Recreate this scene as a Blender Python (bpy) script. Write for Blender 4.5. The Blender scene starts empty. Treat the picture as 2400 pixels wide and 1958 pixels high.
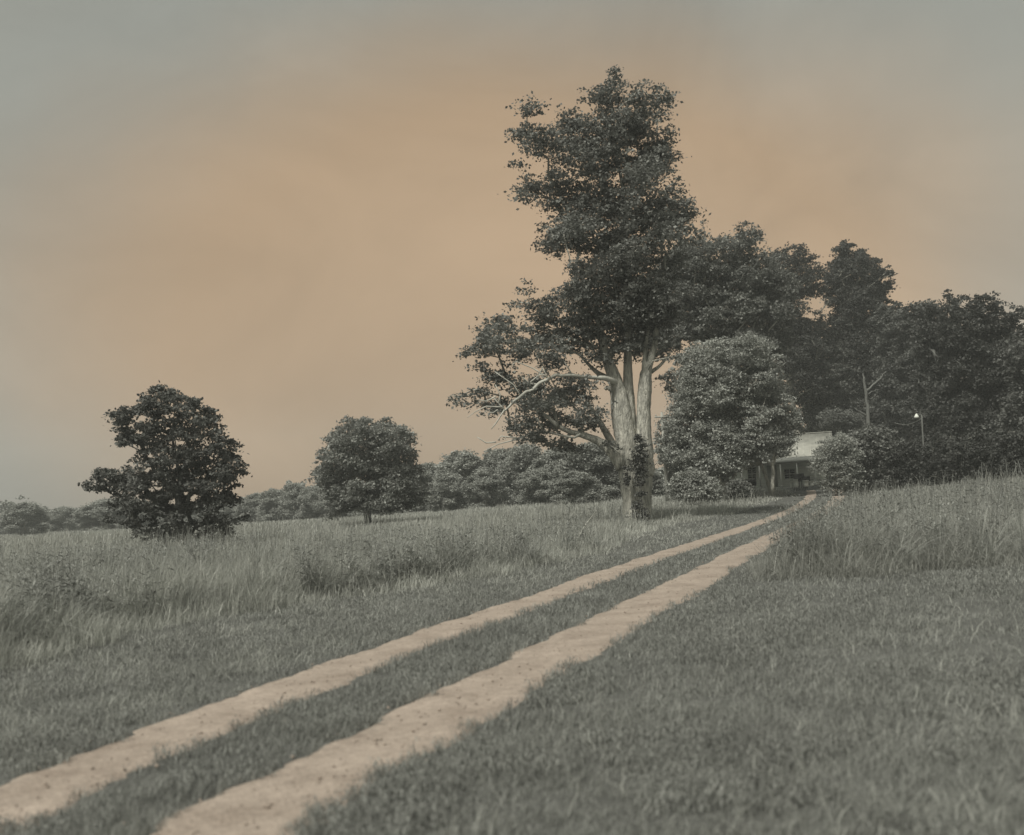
import bpy, math
import numpy as np
from mathutils import Vector

# ------------------------------------------------------------------ camera, sky, sun
SC = bpy.context.scene
W, H = 1024, 835
FPX = 983.0                      # focal length in pixels of the 1024 wide frame
HORIZON = 499.0                  # horizon row at the middle column
ROLL = math.radians(3.1)
CAMZ = 1.45
PITCH = math.atan((HORIZON - H / 2) / FPX)
CR0 = np.array([1.0, 0, 0]); CF = np.array([0, math.cos(PITCH), math.sin(PITCH)]); CU0 = np.array([0, -math.sin(PITCH), math.cos(PITCH)])
CR = math.cos(ROLL) * CR0 - math.sin(ROLL) * CU0
CU = math.cos(ROLL) * CU0 + math.sin(ROLL) * CR0
CAM = np.array([0, 0, CAMZ])

cam_d = bpy.data.cameras.new("camera"); cam = bpy.data.objects.new("camera", cam_d)
SC.collection.objects.link(cam); SC.camera = cam
from mathutils import Matrix
cam.matrix_world = Matrix(((CR[0], CU[0], -CF[0], 0), (CR[1], CU[1], -CF[1], 0), (CR[2], CU[2], -CF[2], CAMZ), (0, 0, 0, 1)))
cam_d.sensor_width = 36; cam_d.lens = 36 * FPX / W; cam_d.clip_end = 5000; cam_d.clip_start = 0.1
cam_d.dof.use_dof = True; cam_d.dof.focus_distance = 60; cam_d.dof.aperture_fstop = 1.5

SUN_EL, SUN_AZ = 54.0, 215.0     # azimuth from +Y clockwise: behind the camera, to its left
el, az = math.radians(SUN_EL), math.radians(SUN_AZ)
sd = Vector((math.sin(az) * math.cos(el), math.cos(az) * math.cos(el), math.sin(el)))
sun_d = bpy.data.lights.new("sun", 'SUN'); sun = bpy.data.objects.new("sun", sun_d); SC.collection.objects.link(sun)
sun_d.energy = 4.2; sun_d.angle = math.radians(8); sun_d.color = (1.0, 0.96, 0.88)
sun.rotation_euler = sd.to_track_quat('Z', 'Y').to_euler(); sun.location = (0, 0, 60)

world = bpy.data.worlds.new("World"); SC.world = world; world.use_nodes = True
wt = world.node_tree; wt.nodes.clear()
def wn(t, **k):
    n = wt.nodes.new(t)
    for a, b in k.items(): setattr(n, a, b)
    return n
sky = wn('ShaderNodeTexSky', sky_type='NISHITA', sun_disc=False, sun_elevation=el, sun_rotation=az, dust_density=3.0, air_density=1.0)
hs = wn('ShaderNodeHueSaturation'); hs.inputs['Saturation'].default_value = 0.0
tc = wn('ShaderNodeTexCoord')
glow = (0.0, math.cos(math.radians(9)), math.sin(math.radians(9)))
sub_ = wn('ShaderNodeVectorMath', operation='SUBTRACT'); sub_.inputs[1].default_value = glow
scl = wn('ShaderNodeVectorMath', operation='MULTIPLY'); scl.inputs[1].default_value = (1 / 0.42, 0.5, 1 / 0.25)
dot = wn('ShaderNodeVectorMath', operation='LENGTH')
no = wn('ShaderNodeTexNoise'); no.inputs['Scale'].default_value = 2.6; no.inputs['Detail'].default_value = 3.0
add = wn('ShaderNodeMath', operation='MULTIPLY_ADD'); add.inputs[1].default_value = 0.5
add2 = wn('ShaderNodeMath', operation='SUBTRACT'); add2.inputs[1].default_value = 0.25
mr = wn('ShaderNodeMapRange', interpolation_type='SMOOTHSTEP')
mr.inputs['From Min'].default_value = 1.42; mr.inputs['From Max'].default_value = 0.82
mix = wn('ShaderNodeMix', data_type='RGBA'); mix.inputs[6].default_value = (0.86, 0.88, 0.79, 1); mix.inputs[7].default_value = (1.19, 0.86, 0.56, 1)
flat = wn('ShaderNodeMix', data_type='RGBA'); flat.inputs[0].default_value = 0.72; flat.inputs[7].default_value = (3.3, 3.3, 3.3, 1)
mul = wn('ShaderNodeMix', data_type='RGBA', blend_type='MULTIPLY'); mul.inputs[0].default_value = 1
bg = wn('ShaderNodeBackground'); bg.inputs['Strength'].default_value = 0.114
ow = wn('ShaderNodeOutputWorld')
L = wt.links.new
L(sky.outputs[0], hs.inputs['Color']); L(tc.outputs['Generated'], sub_.inputs[0]); L(sub_.outputs[0], scl.inputs[0]); L(scl.outputs[0], dot.inputs[0]); L(tc.outputs['Generated'], no.inputs['Vector'])
L(no.outputs['Fac'], add.inputs[0]); L(dot.outputs['Value'], add.inputs[2]); L(add.outputs[0], add2.inputs[0]); L(add2.outputs[0], mr.inputs['Value'])
L(mr.outputs['Result'], mix.inputs[0]); L(hs.outputs[0], flat.inputs[6]); L(flat.outputs[2], mul.inputs[6]); L(mix.outputs[2], mul.inputs[7])
cn = wn('ShaderNodeTexNoise'); cn.inputs['Scale'].default_value = 3.2; cn.inputs['Detail'].default_value = 7; cn.inputs['Roughness'].default_value = .55; cn.inputs['Distortion'].default_value = .6
cm = wn('ShaderNodeMapping'); cm.inputs['Scale'].default_value = (1, 1, 1.8); cr_ = wn('ShaderNodeMapRange'); cr_.inputs['From Min'].default_value = .3; cr_.inputs['From Max'].default_value = .7; cr_.inputs['To Min'].default_value = .87; cr_.inputs['To Max'].default_value = 1.09
cs = wn('ShaderNodeVectorMath', operation='SCALE')
L(tc.outputs['Generated'], cm.inputs['Vector']); L(cm.outputs[0], cn.inputs['Vector']); L(cn.outputs['Fac'], cr_.inputs['Value']); L(mul.outputs[2], cs.inputs[0]); L(cr_.outputs[0], cs.inputs['Scale'])
L(cs.outputs[0], bg.inputs['Color']); L(bg.outputs[0], ow.inputs['Surface'])

SC.view_settings.view_transform = 'Standard'; SC.view_settings.look = 'None'
SC.view_settings.exposure = 0.0; SC.view_settings.gamma = 1.0
SC.cycles.use_denoising = True
SC.cycles.max_bounces = 8; SC.cycles.diffuse_bounces = 5; SC.cycles.transmission_bounces = 6; SC.cycles.volume_bounces = 0

rng = np.random.default_rng(11)
COL = SC.collection

# ------------------------------------------------------------------ terrain and picking
def sstep(a, b, x):
    t = np.clip((x - a) / (b - a), 0, 1); return t * t * (3 - 2 * t)
def vnoise(x, y, s=1.0, seed=0):
    """smooth value noise, -1..1"""
    x = np.asarray(x, float) / s + 91.7 * seed; y = np.asarray(y, float) / s + 37.3 * seed
    xi = np.floor(x); yi = np.floor(y); fx = x - xi; fy = y - yi
    fx = fx * fx * (3 - 2 * fx); fy = fy * fy * (3 - 2 * fy)
    def h(a, b):
        v = np.sin(a * 127.1 + b * 311.7 + seed * 74.7) * 43758.5453
        return (v - np.floor(v)) * 2 - 1
    return (h(xi, yi) * (1 - fx) + h(xi + 1, yi) * fx) * (1 - fy) + (h(xi, yi + 1) * (1 - fx) + h(xi + 1, yi + 1) * fx) * fy
def terr(x, y):
    x = np.asarray(x, float); y = np.asarray(y, float)
    rise = 1.25 * sstep(35, 100, y) * sstep(-25, 22, x)
    bank = 1.0 * sstep(8, 16, x - 0.28 * y + 3) * sstep(14, 30, y) * (1 - sstep(60, 90, y))
    und = 0.25 * vnoise(x, y, 34, 1) * sstep(14, 40, np.abs(x) + 0.3 * np.abs(y)) + 0.6 * vnoise(x, y, 60, 2) * sstep(90, 220, y)
    return rise + bank + und
def ray(px, py):
    """px,py in the 2400 wide photograph"""
    k = 1024 / 2400
    d = CF + (px * k - W / 2) / FPX * CR - (py * k - H / 2) / FPX * CU
    return d
def at(px, py, dist):
    d = ray(px, py); return CAM + d * (dist / d[1])
def ground(px, py, dmax=400):
    d = ray(px, py); d = d / d[1]
    lo, t = 1.0, 1.0
    while t < dmax:
        p = CAM + d * t
        if p[2] < terr(p[0], p[1]): break
        lo = t; t *= 1.03
    hi = t
    for _ in range(25):
        m = (lo + hi) / 2; p = CAM + d * m
        if p[2] < terr(p[0], p[1]): hi = m
        else: lo = m
    return CAM + d * hi
def foot(px, dist):
    """ground point seen in column px (roughly) at a distance"""
    p = at(px, 1172, dist)
    for _ in range(3):
        z = float(terr(p[0], p[1])); v = z - CAMZ
        # shift along the tilt so the foot stays under the picture column
        py = 1172 - (px - 1200) * math.tan(ROLL) - v / dist * FPX * 2400 / 1024
        p = at(px, py, dist)
    return np.array([p[0], p[1], float(terr(p[0], p[1]))])

# ------------------------------------------------------------------ materials
def newmat(name):
    m = bpy.data.materials.new(name); m.use_nodes = True; nt = m.node_tree; nt.nodes.clear()
    return m, nt
def N(nt, t, **k):
    n = nt.nodes.new(t)
    for a, b in k.items(): setattr(n, a, b)
    return n
def ramp(nt, stops):
    r = N(nt, 'ShaderNodeValToRGB'); e = r.color_ramp.elements
    while len(e) < len(stops): e.new(0.5)
    for i, (p, c) in enumerate(stops): e[i].position = p; e[i].color = (*c, 1)
    return r
def foliage_mat(name, col, var=0.45, scale=0.5, trans=0.22):
    m, nt = newmat(name); L = nt.links.new
    geo = N(nt, 'ShaderNodeNewGeometry'); tc = N(nt, 'ShaderNodeTexCoord')
    no = N(nt, 'ShaderNodeTexNoise'); no.inputs['Scale'].default_value = scale; no.inputs['Detail'].default_value = 3
    L(tc.outputs['Object'], no.inputs['Vector'])
    a = N(nt, 'ShaderNodeMath', operation='MULTIPLY_ADD'); a.inputs[1].default_value = 0.6
    b = N(nt, 'ShaderNodeMath', operation='MULTIPLY'); b.inputs[1].default_value = 0.7
    L(geo.outputs['Random Per Island'], a.inputs[0]); L(no.outputs['Fac'], b.inputs[0]); L(b.outputs[0], a.inputs[2])
    c = np.array(col)
    r = ramp(nt, [(0.1, tuple(c * (1 - var))), (0.62, tuple(c)), (1.0, tuple(np.minimum(c * (1 + 1.5 * var), 1)))])
    L(a.outputs[0], r.inputs[0])
    d = N(nt, 'ShaderNodeBsdfPrincipled'); d.inputs['Roughness'].default_value = 0.6; d.inputs['Specular IOR Level'].default_value = 0.25
    t = N(nt, 'ShaderNodeBsdfTranslucent'); mx = N(nt, 'ShaderNodeMixShader'); mx.inputs[0].default_value = trans
    L(r.outputs[0], d.inputs['Base Color']); L(r.outputs[0], t.inputs['Color'])
    L(d.outputs[0], mx.inputs[1]); L(t.outputs[0], mx.inputs[2])
    o = N(nt, 'ShaderNodeOutputMaterial'); L(mx.outputs[0], o.inputs[0])
    return m
def noise_mat(name, c0, c1, scale=3.0, rough=0.85, stretch=(1, 1, 1), bump=0.3, detail=6, bscale=None, dist=0.05, spec=0.3):
    m, nt = newmat(name); L = nt.links.new
    tc = N(nt, 'ShaderNodeTexCoord'); mp = N(nt, 'ShaderNodeMapping'); mp.inputs['Scale'].default_value = stretch
    no = N(nt, 'ShaderNodeTexNoise'); no.inputs['Scale'].default_value = scale; no.inputs['Detail'].default_value = detail
    no.inputs['Roughness'].default_value = 0.65
    L(tc.outputs['Object'], mp.inputs['Vector']); L(mp.outputs[0], no.inputs['Vector'])
    r = ramp(nt, [(0.32, c0), (0.68, c1)]); L(no.outputs['Fac'], r.inputs[0])
    p = N(nt, 'ShaderNodeBsdfPrincipled'); p.inputs['Roughness'].default_value = rough; p.inputs['Specular IOR Level'].default_value = spec
    L(r.outputs[0], p.inputs['Base Color'])
    n2 = N(nt, 'ShaderNodeTexNoise'); n2.inputs['Scale'].default_value = bscale or scale * 3; n2.inputs['Detail'].default_value = 5
    L(mp.outputs[0], n2.inputs['Vector'])
    b = N(nt, 'ShaderNodeBump'); b.inputs['Strength'].default_value = bump; b.inputs['Distance'].default_value = dist
    L(n2.outputs['Fac'], b.inputs['Height']); L(b.outputs[0], p.inputs['Normal'])
    o = N(nt, 'ShaderNodeOutputMaterial'); L(p.outputs[0], o.inputs[0])
    return m
def g(v, warm=0.0):
    """grey with the plate's faint green"""
    return (v * (0.965 + warm), v * 1.0, v * (0.915 - warm))
M_GROUND = noise_mat('soil_and_thatch', g(0.06), g(0.12), scale=0.9, bump=0.6, detail=9, bscale=14)
M_BARK = noise_mat('pale_bark', g(0.17, .02), g(0.6, .05), scale=4.5, stretch=(1.8, 1.8, 0.35), bump=1.0, bscale=11, dist=0.12, detail=9)
M_BARK_D = noise_mat('dark_bark', g(0.07), g(0.16), scale=4, stretch=(1.5, 1.5, 0.3), bump=0.8, dist=0.06)
M_POLE = noise_mat('weathered_pole', g(.2, .02), g(.38, .03), scale=5, stretch=(2, 2, .3), bump=.4, dist=.02)
M_SNAG = noise_mat('grey_snag_bark', g(.09), g(.17), scale=5, stretch=(2, 2, .3), bump=.4, dist=.02)
M_DEAD = noise_mat('weathered_dead_wood', g(0.3, .03), g(0.5, .04), scale=5, stretch=(1, 1, 1), bump=0.4, dist=0.02)
M_LEAF_MAIN = foliage_mat('maple_leaves', g(0.16), var=0.5, scale=0.45, trans=0.33)
M_LEAF_DARK_SHADED = foliage_mat('dark_shaded_leaves', g(0.068), var=0.45, scale=0.4, trans=0.28)  # dark foliage; right-side light falloff and shade also put into its colour
M_LEAF_MID = foliage_mat('mid_grey_leaves', g(0.11), var=0.5, scale=0.4, trans=0.3)
M_LEAF_LIGHT = foliage_mat('pale_leaves', g(0.28), var=0.45, scale=0.35, trans=0.33)
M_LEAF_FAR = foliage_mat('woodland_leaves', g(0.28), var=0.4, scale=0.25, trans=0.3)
M_IVY = foliage_mat('ivy_leaves', g(0.07), var=0.4, scale=1.0, trans=0.1)
M_TALL = foliage_mat('tall_field_grass', g(0.35, .01), var=0.55, scale=0.55, trans=0.35)
M_WEED = foliage_mat('weed_leaves', g(0.2), var=0.5, scale=0.6, trans=0.2)
M_BANK = foliage_mat('rank_bank_grass', g(0.24, .01), var=0.5, scale=0.7, trans=0.3)
M_MOWN = foliage_mat('mown_turf', g(0.205), var=0.5, scale=0.8, trans=0.25)

# ------------------------------------------------------------------ mesh helpers
def tag(o, label=None, cat=None, group=None, kind=None):
    for k, v in (('label', label), ('category', cat), ('group', group), ('kind', kind)):
        if v: o[k] = v
    return o
def mesh_np(name, verts, quads=None, tris=None, mat=None, parent=None, smooth=False):
    me = bpy.data.meshes.new(name); verts = np.asarray(verts, np.float32)
    nq = 0 if quads is None else len(quads); ntr = 0 if tris is None else len(tris)
    me.vertices.add(len(verts)); me.vertices.foreach_set('co', verts.ravel())
    loops = []
    if nq: loops.append(np.asarray(quads, np.int32).ravel())
    if ntr: loops.append(np.asarray(tris, np.int32).ravel())
    loops = np.concatenate(loops); me.loops.add(len(loops)); me.loops.foreach_set('vertex_index', loops)
    me.polygons.add(nq + ntr)
    starts = np.concatenate([np.arange(nq) * 4, nq * 4 + np.arange(ntr) * 3]).astype(np.int32)
    me.polygons.foreach_set('loop_start', starts)
    if smooth: me.polygons.foreach_set('use_smooth', np.ones(nq + ntr, bool))
    me.update(calc_edges=True)
    if mat: me.materials.append(mat)
    o = bpy.data.objects.new(name, me); COL.objects.link(o)
    if parent is not None: o.parent = parent
    return o
def empty(name, loc):
    o = bpy.data.objects.new(name, None); COL.objects.link(o); o.location = tuple(loc); o.empty_display_size = 0.3
    return o
class MB:
    """collects shapes, links them as one mesh"""
    def __init__(s): s.v = []; s.q = []; s.t = []; s.n = 0
    def raw(s, v, q=None, t=None):
        v = np.asarray(v, float).reshape(-1, 3)
        if q is not None and len(q): s.q.append(np.asarray(q) + s.n)
        if t is not None and len(t): s.t.append(np.asarray(t) + s.n)
        s.v.append(v); s.n += len(v)
    def box(s, x0, x1, y0, y1, z0, z1):
        v = [(x, y, z) for z in (z0, z1) for y in (y0, y1) for x in (x0, x1)]
        s.raw(v, [(0, 2, 3, 1), (4, 5, 7, 6), (0, 1, 5, 4), (2, 6, 7, 3), (0, 4, 6, 2), (1, 3, 7, 5)])
    def obox(s, o, a, b, c):
        """box from corner o along vectors a,b,c"""
        o, a, b, c = map(lambda q: np.array(q, float), (o, a, b, c))
        v = [o, o + a, o + b, o + a + b, o + c, o + a + c, o + b + c, o + a + b + c]
        s.raw(v, [(0, 2, 3, 1), (4, 5, 7, 6), (0, 1, 5, 4), (2, 6, 7, 3), (0, 4, 6, 2), (1, 3, 7, 5)])
    def tube(s, pts, rad, sides=8, rough=0.0, seed=0, cap=True):
        pts = np.asarray(pts, float); n = len(pts); rad = np.asarray(rad, float) * np.ones(n)
        tan = np.gradient(pts, axis=0); tan /= np.linalg.norm(tan, axis=1)[:, None] + 1e-9
        ref = np.array([0.0, 1.0, 0.0]) if abs(tan[0][1]) < 0.9 else np.array([1.0, 0, 0])
        u = np.cross(tan, ref); u /= np.linalg.norm(u, axis=1)[:, None] + 1e-9
        w = np.cross(tan, u)
        th = np.arange(sides) / sides * 2 * math.pi
        r = rad[:, None] * np.ones(sides)
        if rough:
            arc = np.cumsum(np.r_[0, np.linalg.norm(np.diff(pts, axis=0), axis=1)])
            rr = np.random.default_rng(seed + 5)
            for k, amp in ((2, .6), (3, .5), (5, .35), (8, .25)):
                ph = rr.random() * 6.28; tw = rr.normal(0, .5)
                r = r * (1 + rough * amp * np.sin(k * th[None, :] + ph + tw * arc[:, None] + 0.7 * np.sin(arc[:, None] * rr.uniform(.6, 1.6))))
            r = r * (1 + rough * 0.35 * rr.normal(size=r.shape))
        v = pts[:, None, :] + r[:, :, None] * (np.cos(th)[None, :, None] * u[:, None, :] + np.sin(th)[None, :, None] * w[:, None, :])
        i = np.arange(n - 1)[:, None] * sides; j = np.arange(sides)[None, :]; k = (j + 1) % sides
        q = np.stack([i + j, i + k, i + k + sides, i + j + sides], -1).reshape(-1, 4)
        v = v.reshape(-1, 3); t = None
        if cap:
            v = np.vstack([v, pts[-1], pts[0]]); e = (n - 1) * sides; c = n * sides
            t = [(e + a, e + (a + 1) % sides, c) for a in range(sides)] + [((a + 1) % sides, a, c + 1) for a in range(sides)]
        s.raw(v, q, t)
    def lathe(s, prof, c, sides=16):
        c = np.array(c, float)
        pts = np.array([(0, 0, z) for r, z in prof]) + c; th = np.arange(sides) / sides * 6.28318
        v = np.array([[(r * math.cos(a), r * math.sin(a), z) for a in th] for r, z in prof]).reshape(-1, 3) + c
        n = len(prof); q = [(i * sides + j, i * sides + (j + 1) % sides, (i + 1) * sides + (j + 1) % sides, (i + 1) * sides + j) for i in range(n - 1) for j in range(sides)]
        s.raw(v, q)
    def build(s, name, mat, parent=None, smooth=False):
        q = np.concatenate(s.q) if s.q else None; t = np.concatenate(s.t) if s.t else None
        v = np.vstack(s.v)
        if parent is not None: v = v - np.array(parent.location if parent.parent is None else parent.parent.location)
        return mesh_np(name, v, q, t, mat, parent, smooth)

def leaf_quads(cen, size, nrm, rg, aspect=0.7):
    """rhombic leaves, slightly folded, around centres"""
    n = len(cen)
    a = rg.normal(size=(n, 3)); a -= nrm * np.sum(a * nrm, 1)[:, None]; a /= np.linalg.norm(a, axis=1)[:, None] + 1e-9
    b = np.cross(nrm, a); s = size[:, None]
    v = np.stack([cen - a * s * .5, cen + b * s * .5 * aspect - nrm * s * .08, cen + a * s * .5 - nrm * s * .12, cen - b * s * .5 * aspect - nrm * s * .08], 1)
    return v.reshape(-1, 3), np.arange(n * 4).reshape(-1, 4)
def clump_leaves(cl, rg, dens=1.0, size=0.17, sub=0.38, flat=0.36):
    """cl: rows x,y,z,rx,ry,rz. Leaves sit in small sprays spread through each clump."""
    C, S = [], []
    tips = []
    for c in cl:
        vol = (c[3] * c[4] * c[5]) ** (1 / 3)
        ns = max(5, int(dens * 17 * (vol / sub) ** 2 * 0.35))
        d = rg.normal(size=(ns, 3)); d /= np.linalg.norm(d, axis=1)[:, None]
        rr = rg.uniform(0.2, 1.0, ns) ** 0.6 * rg.uniform(.8, 1.35, ns) * np.where(rg.random(ns) < .12, 1.35, 1)
        p = c[:3] + d * rr[:, None] * c[3:6]
        tips.append(p[:: max(1, ns // 7)])
        m = max(5, int(26 * (sub / .38)))
        sr = sub * rg.uniform(.6, 1.45, ns)
        o = rg.normal(size=(ns, m, 3)) * np.array([.55, .55, .55 * flat]) * sr[:, None, None]
        out = d * np.array([1, 1, 0]); o[..., 2] -= 0.35 * np.linalg.norm(o[..., :2], axis=-1) * 0.9
        q = (p[:, None, :] + o).reshape(-1, 3)
        C.append(q); S.append(size * rg.uniform(.55, 1.35, len(q)))
    C = np.vstack(C); S = np.concatenate(S)
    nr = rg.normal(size=C.shape) * 0.75 + np.array([0, 0, 0.8]); nr /= np.linalg.norm(nr, axis=1)[:, None]
    v, q = leaf_quads(C, S, nr, rg)
    return v, q, tips
def skeleton(mb, base_nodes, base_par, base_rad, targets, rg, r_tip=0.03, wob=0.10, step=1.0, sides=6, rscale=1.0, skip=0):
    """grow limbs from given nodes to every target, each from the nearest lower node; tubes go into mb"""
    P = [np.array(p, float) for p in base_nodes]; par = list(base_par); nb = len(P); load = [0.0] * nb
    root = P[0]; order = np.argsort([np.linalg.norm(t - P[-1]) * 0 + min(np.linalg.norm(t - p) for p in P) for t in targets])
    for ti in order:
        t = np.asarray(targets[ti], float); A = np.array(P[skip:])
        d = np.linalg.norm(A - t, axis=1); up = A[:, 2] - t[2]
        cost = d + 2.2 * np.maximum(0, up + 0.25 * d)
        j = int(np.argmin(cost)) + skip; L_ = np.linalg.norm(t - P[j]); n = max(1, int(L_ / step))
        a = P[j].copy(); prev = j
        for k in range(1, n + 1):
            f = k / n; q = a * (1 - f) + t * f
            q = q + np.array([0, 0, 1]) * 0.12 * L_ * math.sin(math.pi * f) + rg.normal(size=3) * wob * (L_ / n) * (0 if k == n else 1)
            P.append(q); par.append(prev); load.append(0.0); prev = len(P) - 1
        k = prev
        while k >= 0: load[k] += 1; k = par[k]
    kids = {}
    for i in range(nb, len(P)): kids.setdefault(par[i], []).append(i)
    rad = {i: r_tip * max(1.0, load[i]) ** 0.52 * rscale for i in range(len(P))}
    started = set()
    for i in range(nb, len(P)):
        if i in started: continue
        if par[i] >= nb and kids[par[i]][0] == i: continue
        chain = [par[i], i]; started.add(i)
        while chain[-1] in kids: chain.append(kids[chain[-1]][0]); started.add(chain[-1])
        pts = np.array([P[k] for k in chain]); r = [rad[i] * 1.15] + [rad[k] for k in chain[1:]]
        mb.tube(pts, r, sides=sides, rough=0.06, seed=i)
    return P

def px_clumps(rows, dist, spread=0.0, rg=rng, ry_depth=1.0, layers=1):
    """rows cx,cy,rx,ry in photo pixels -> ellipsoids of real size at the distance"""
    out = []; k = dist / FPX * 1024 / 2400
    for (cx, cy, rx, ry) in rows:
        for l in range(layers if rx > 24 else 1):
            dy = rg.normal() * spread * (0.6 if l == 0 else 1.0) if rx > 15 else rg.normal() * spread * .4
            p = at(cx, cy, dist)
            jit = rg.normal(size=2) * (0 if l == 0 else 0.22) * rx * k
            out.append([p[0] + jit[0], p[1] + dy, p[2] + jit[1], rx * k, rx * k * ry_depth, ry * k])
    return np.array(out)
def in_poly(x, y, poly):
    c = np.zeros(len(x), bool); n = len(poly)
    for i in range(n):
        x1, y1 = poly[i]; x2, y2 = poly[(i + 1) % n]
        if y1 == y2: continue
        t = ((y1 > y) != (y2 > y)) & (x < (x2 - x1) * (y - y1) / (y2 - y1) + x1); c ^= t
    return c
def fill_clumps(poly, dist, r, thick, rg, single=False, squash=0.75):
    """a crown with the given outline, its clumps spread through a real depth"""
    poly = np.array(poly, float); lo, hi = poly.min(0), poly.max(0)
    cand = rg.uniform(lo, hi, (6000, 2)); cand = cand[in_poly(cand[:, 0], cand[:, 1], poly)]
    # keep clumps inside the outline
    ok = np.ones(len(cand), bool)
    for dx, dy in ((.75, 0), (-.75, 0), (0, .6), (0, -.6)):
        ok &= in_poly(cand[:, 0] + dx * r, cand[:, 1] + dy * r, poly)
    core = cand[ok]; edge = cand[~ok]; chosen = []
    def pick(C, mind):
        for c in C:
            if all((c[0] - q[0]) ** 2 + (c[1] - q[1]) ** 2 > mind * mind for q in chosen): chosen.append((c[0], c[1], mind))
    pick(core, r * .8); nc = len(chosen); pick(edge, r * .62)
    k = dist / FPX * 1024 / 2400; cx = poly[:, 0].mean(); hw = (hi[0] - lo[0]) / 2
    out = []
    for i, (x, y, _) in enumerate(chosen):
        rr = r * (rg.uniform(.8, 1.25) if i < nc else rg.uniform(.4, .6))
        f = math.sqrt(max(0.05, 1 - min(1, abs(x - cx) / hw) ** 2))
        for s in ((rg.choice([-1, 1]),) if single else (-1, 1) if i < nc else (rg.choice([-1, 1]) * .3,)):
            p = at(x, y, dist); dy = s * thick * f * rg.uniform(.15, 1.0) if i < nc else s * thick * rg.uniform(0, 1)
            out.append([p[0], p[1] + dy, p[2], rr * k, rr * k, rr * k * squash])
    # small pointed sprays that break the outline
    m = len(poly); cen = poly.mean(0)
    for i in range(m):
        a, b = poly[i], poly[(i + 1) % m]; L_ = np.linalg.norm(b - a); nn = max(1, int(L_ / (r * .8)))
        for j in range(nn):
            if rg.random() < .35: continue
            p2 = a + (b - a) * (j + rg.random()) / nn; nr = np.array([(b - a)[1], -(b - a)[0]]) / (L_ + 1e-6)
            if np.dot(nr, p2 - cen) < 0: nr = -nr
            if nr[1] > .5: continue
            p2 = p2 + nr * r * rg.uniform(.0, .55); w = r * rg.uniform(.16, .3)
            p = at(p2[0], p2[1], dist); out.append([p[0], p[1] + rg.uniform(-1, 1) * thick * .4, p[2], w * k * rg.uniform(.8, 1.5), w * k, w * k * rg.uniform(.8, 1.6)])
    return np.array(out)

def make_tree(name, label, cat, base, clumps, leafmat, barkmat, trunk_r, rg, trunk_pts=None, dens=1.0, leaf=0.17, sub=0.38, group=None, tip=0.03, low=0.3, twigs=True, sides=10, top_frac=0.8):
    e = empty(name, base); tag(e, label, cat, group)
    top = clumps[:, 2].max(); zc = clumps[np.argmax(clumps[:, 2]), :3]
    if trunk_pts is None:
        mid = clumps[:, :3].mean(0); n = 7; trunk_pts = []
        for k in range(n):
            f = k / (n - 1); z = base[2] - 0.3 + f * (base[2] * 0 + (top - base[2]) * top_frac)
            trunk_pts.append([base[0] + (mid[0] - base[0]) * f * .8 + rg.normal() * .02 * (top - base[2]) * f, base[1] + (mid[1] - base[1]) * f * .8 + rg.normal() * .02 * (top - base[2]) * f, z])
        trunk_pts = np.array(trunk_pts)
    mb = MB(); n = len(trunk_pts); f = np.linspace(0, 1, n)
    tr = trunk_r * (1 - 0.85 * f); tr[0] *= 1.35
    # finer trunk
    ff = np.linspace(0, 1, n * 5); T = np.stack([np.interp(ff, f, np.array(trunk_pts)[:, i]) for i in range(3)], 1)
    mb.tube(T, np.interp(ff, f, tr), sides=sides, rough=0.07, seed=int(rg.integers(1000)))
    v, q, tips = clump_leaves(clumps, rg, dens, leaf, sub)
    targets = [c[:3] for c in clumps]
    if twigs: targets += [t for tp in tips for t in tp[:3]]
    sk = max(1, int(n * low))
    skeleton(mb, trunk_pts, list(range(-1, n - 1)), tr, targets, rg, r_tip=tip, skip=sk, sides=5)
    mb.build('trunk', barkmat, e, smooth=True)
    mesh_np('crown', v - np.array(base), q, None, leafmat, e)
    return e

# ------------------------------------------------------------------ ground sheet
def axis(lo, hi, c, fine, growth):
    pts = [c]; s = fine
    while pts[-1] < hi: pts.append(pts[-1] + s); s *= growth
    left = [c]; s = fine
    while left[-1] > lo: left.append(left[-1] - s); s *= growth
    return np.array(left[:0:-1] + pts)
gx = axis(-1500, 1500, 3, 0.4, 1.035); gy = axis(-400, 3000, 6, 0.4, 1.03)
GX, GY = np.meshgrid(gx, gy)
GZ = terr(GX, GY) * (1 - sstep(400, 700, np.abs(GX) + GY)) + 0
nx, ny = len(gx), len(gy)
V = np.stack([GX, GY, GZ], -1).reshape(-1, 3)
i = (np.arange(ny - 1)[:, None] * nx + np.arange(nx - 1)[None, :]).ravel()
tag(mesh_np('ground', V, np.stack([i, i + 1, i + nx + 1, i + nx], 1), None, M_GROUND, smooth=True), kind='structure')

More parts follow.
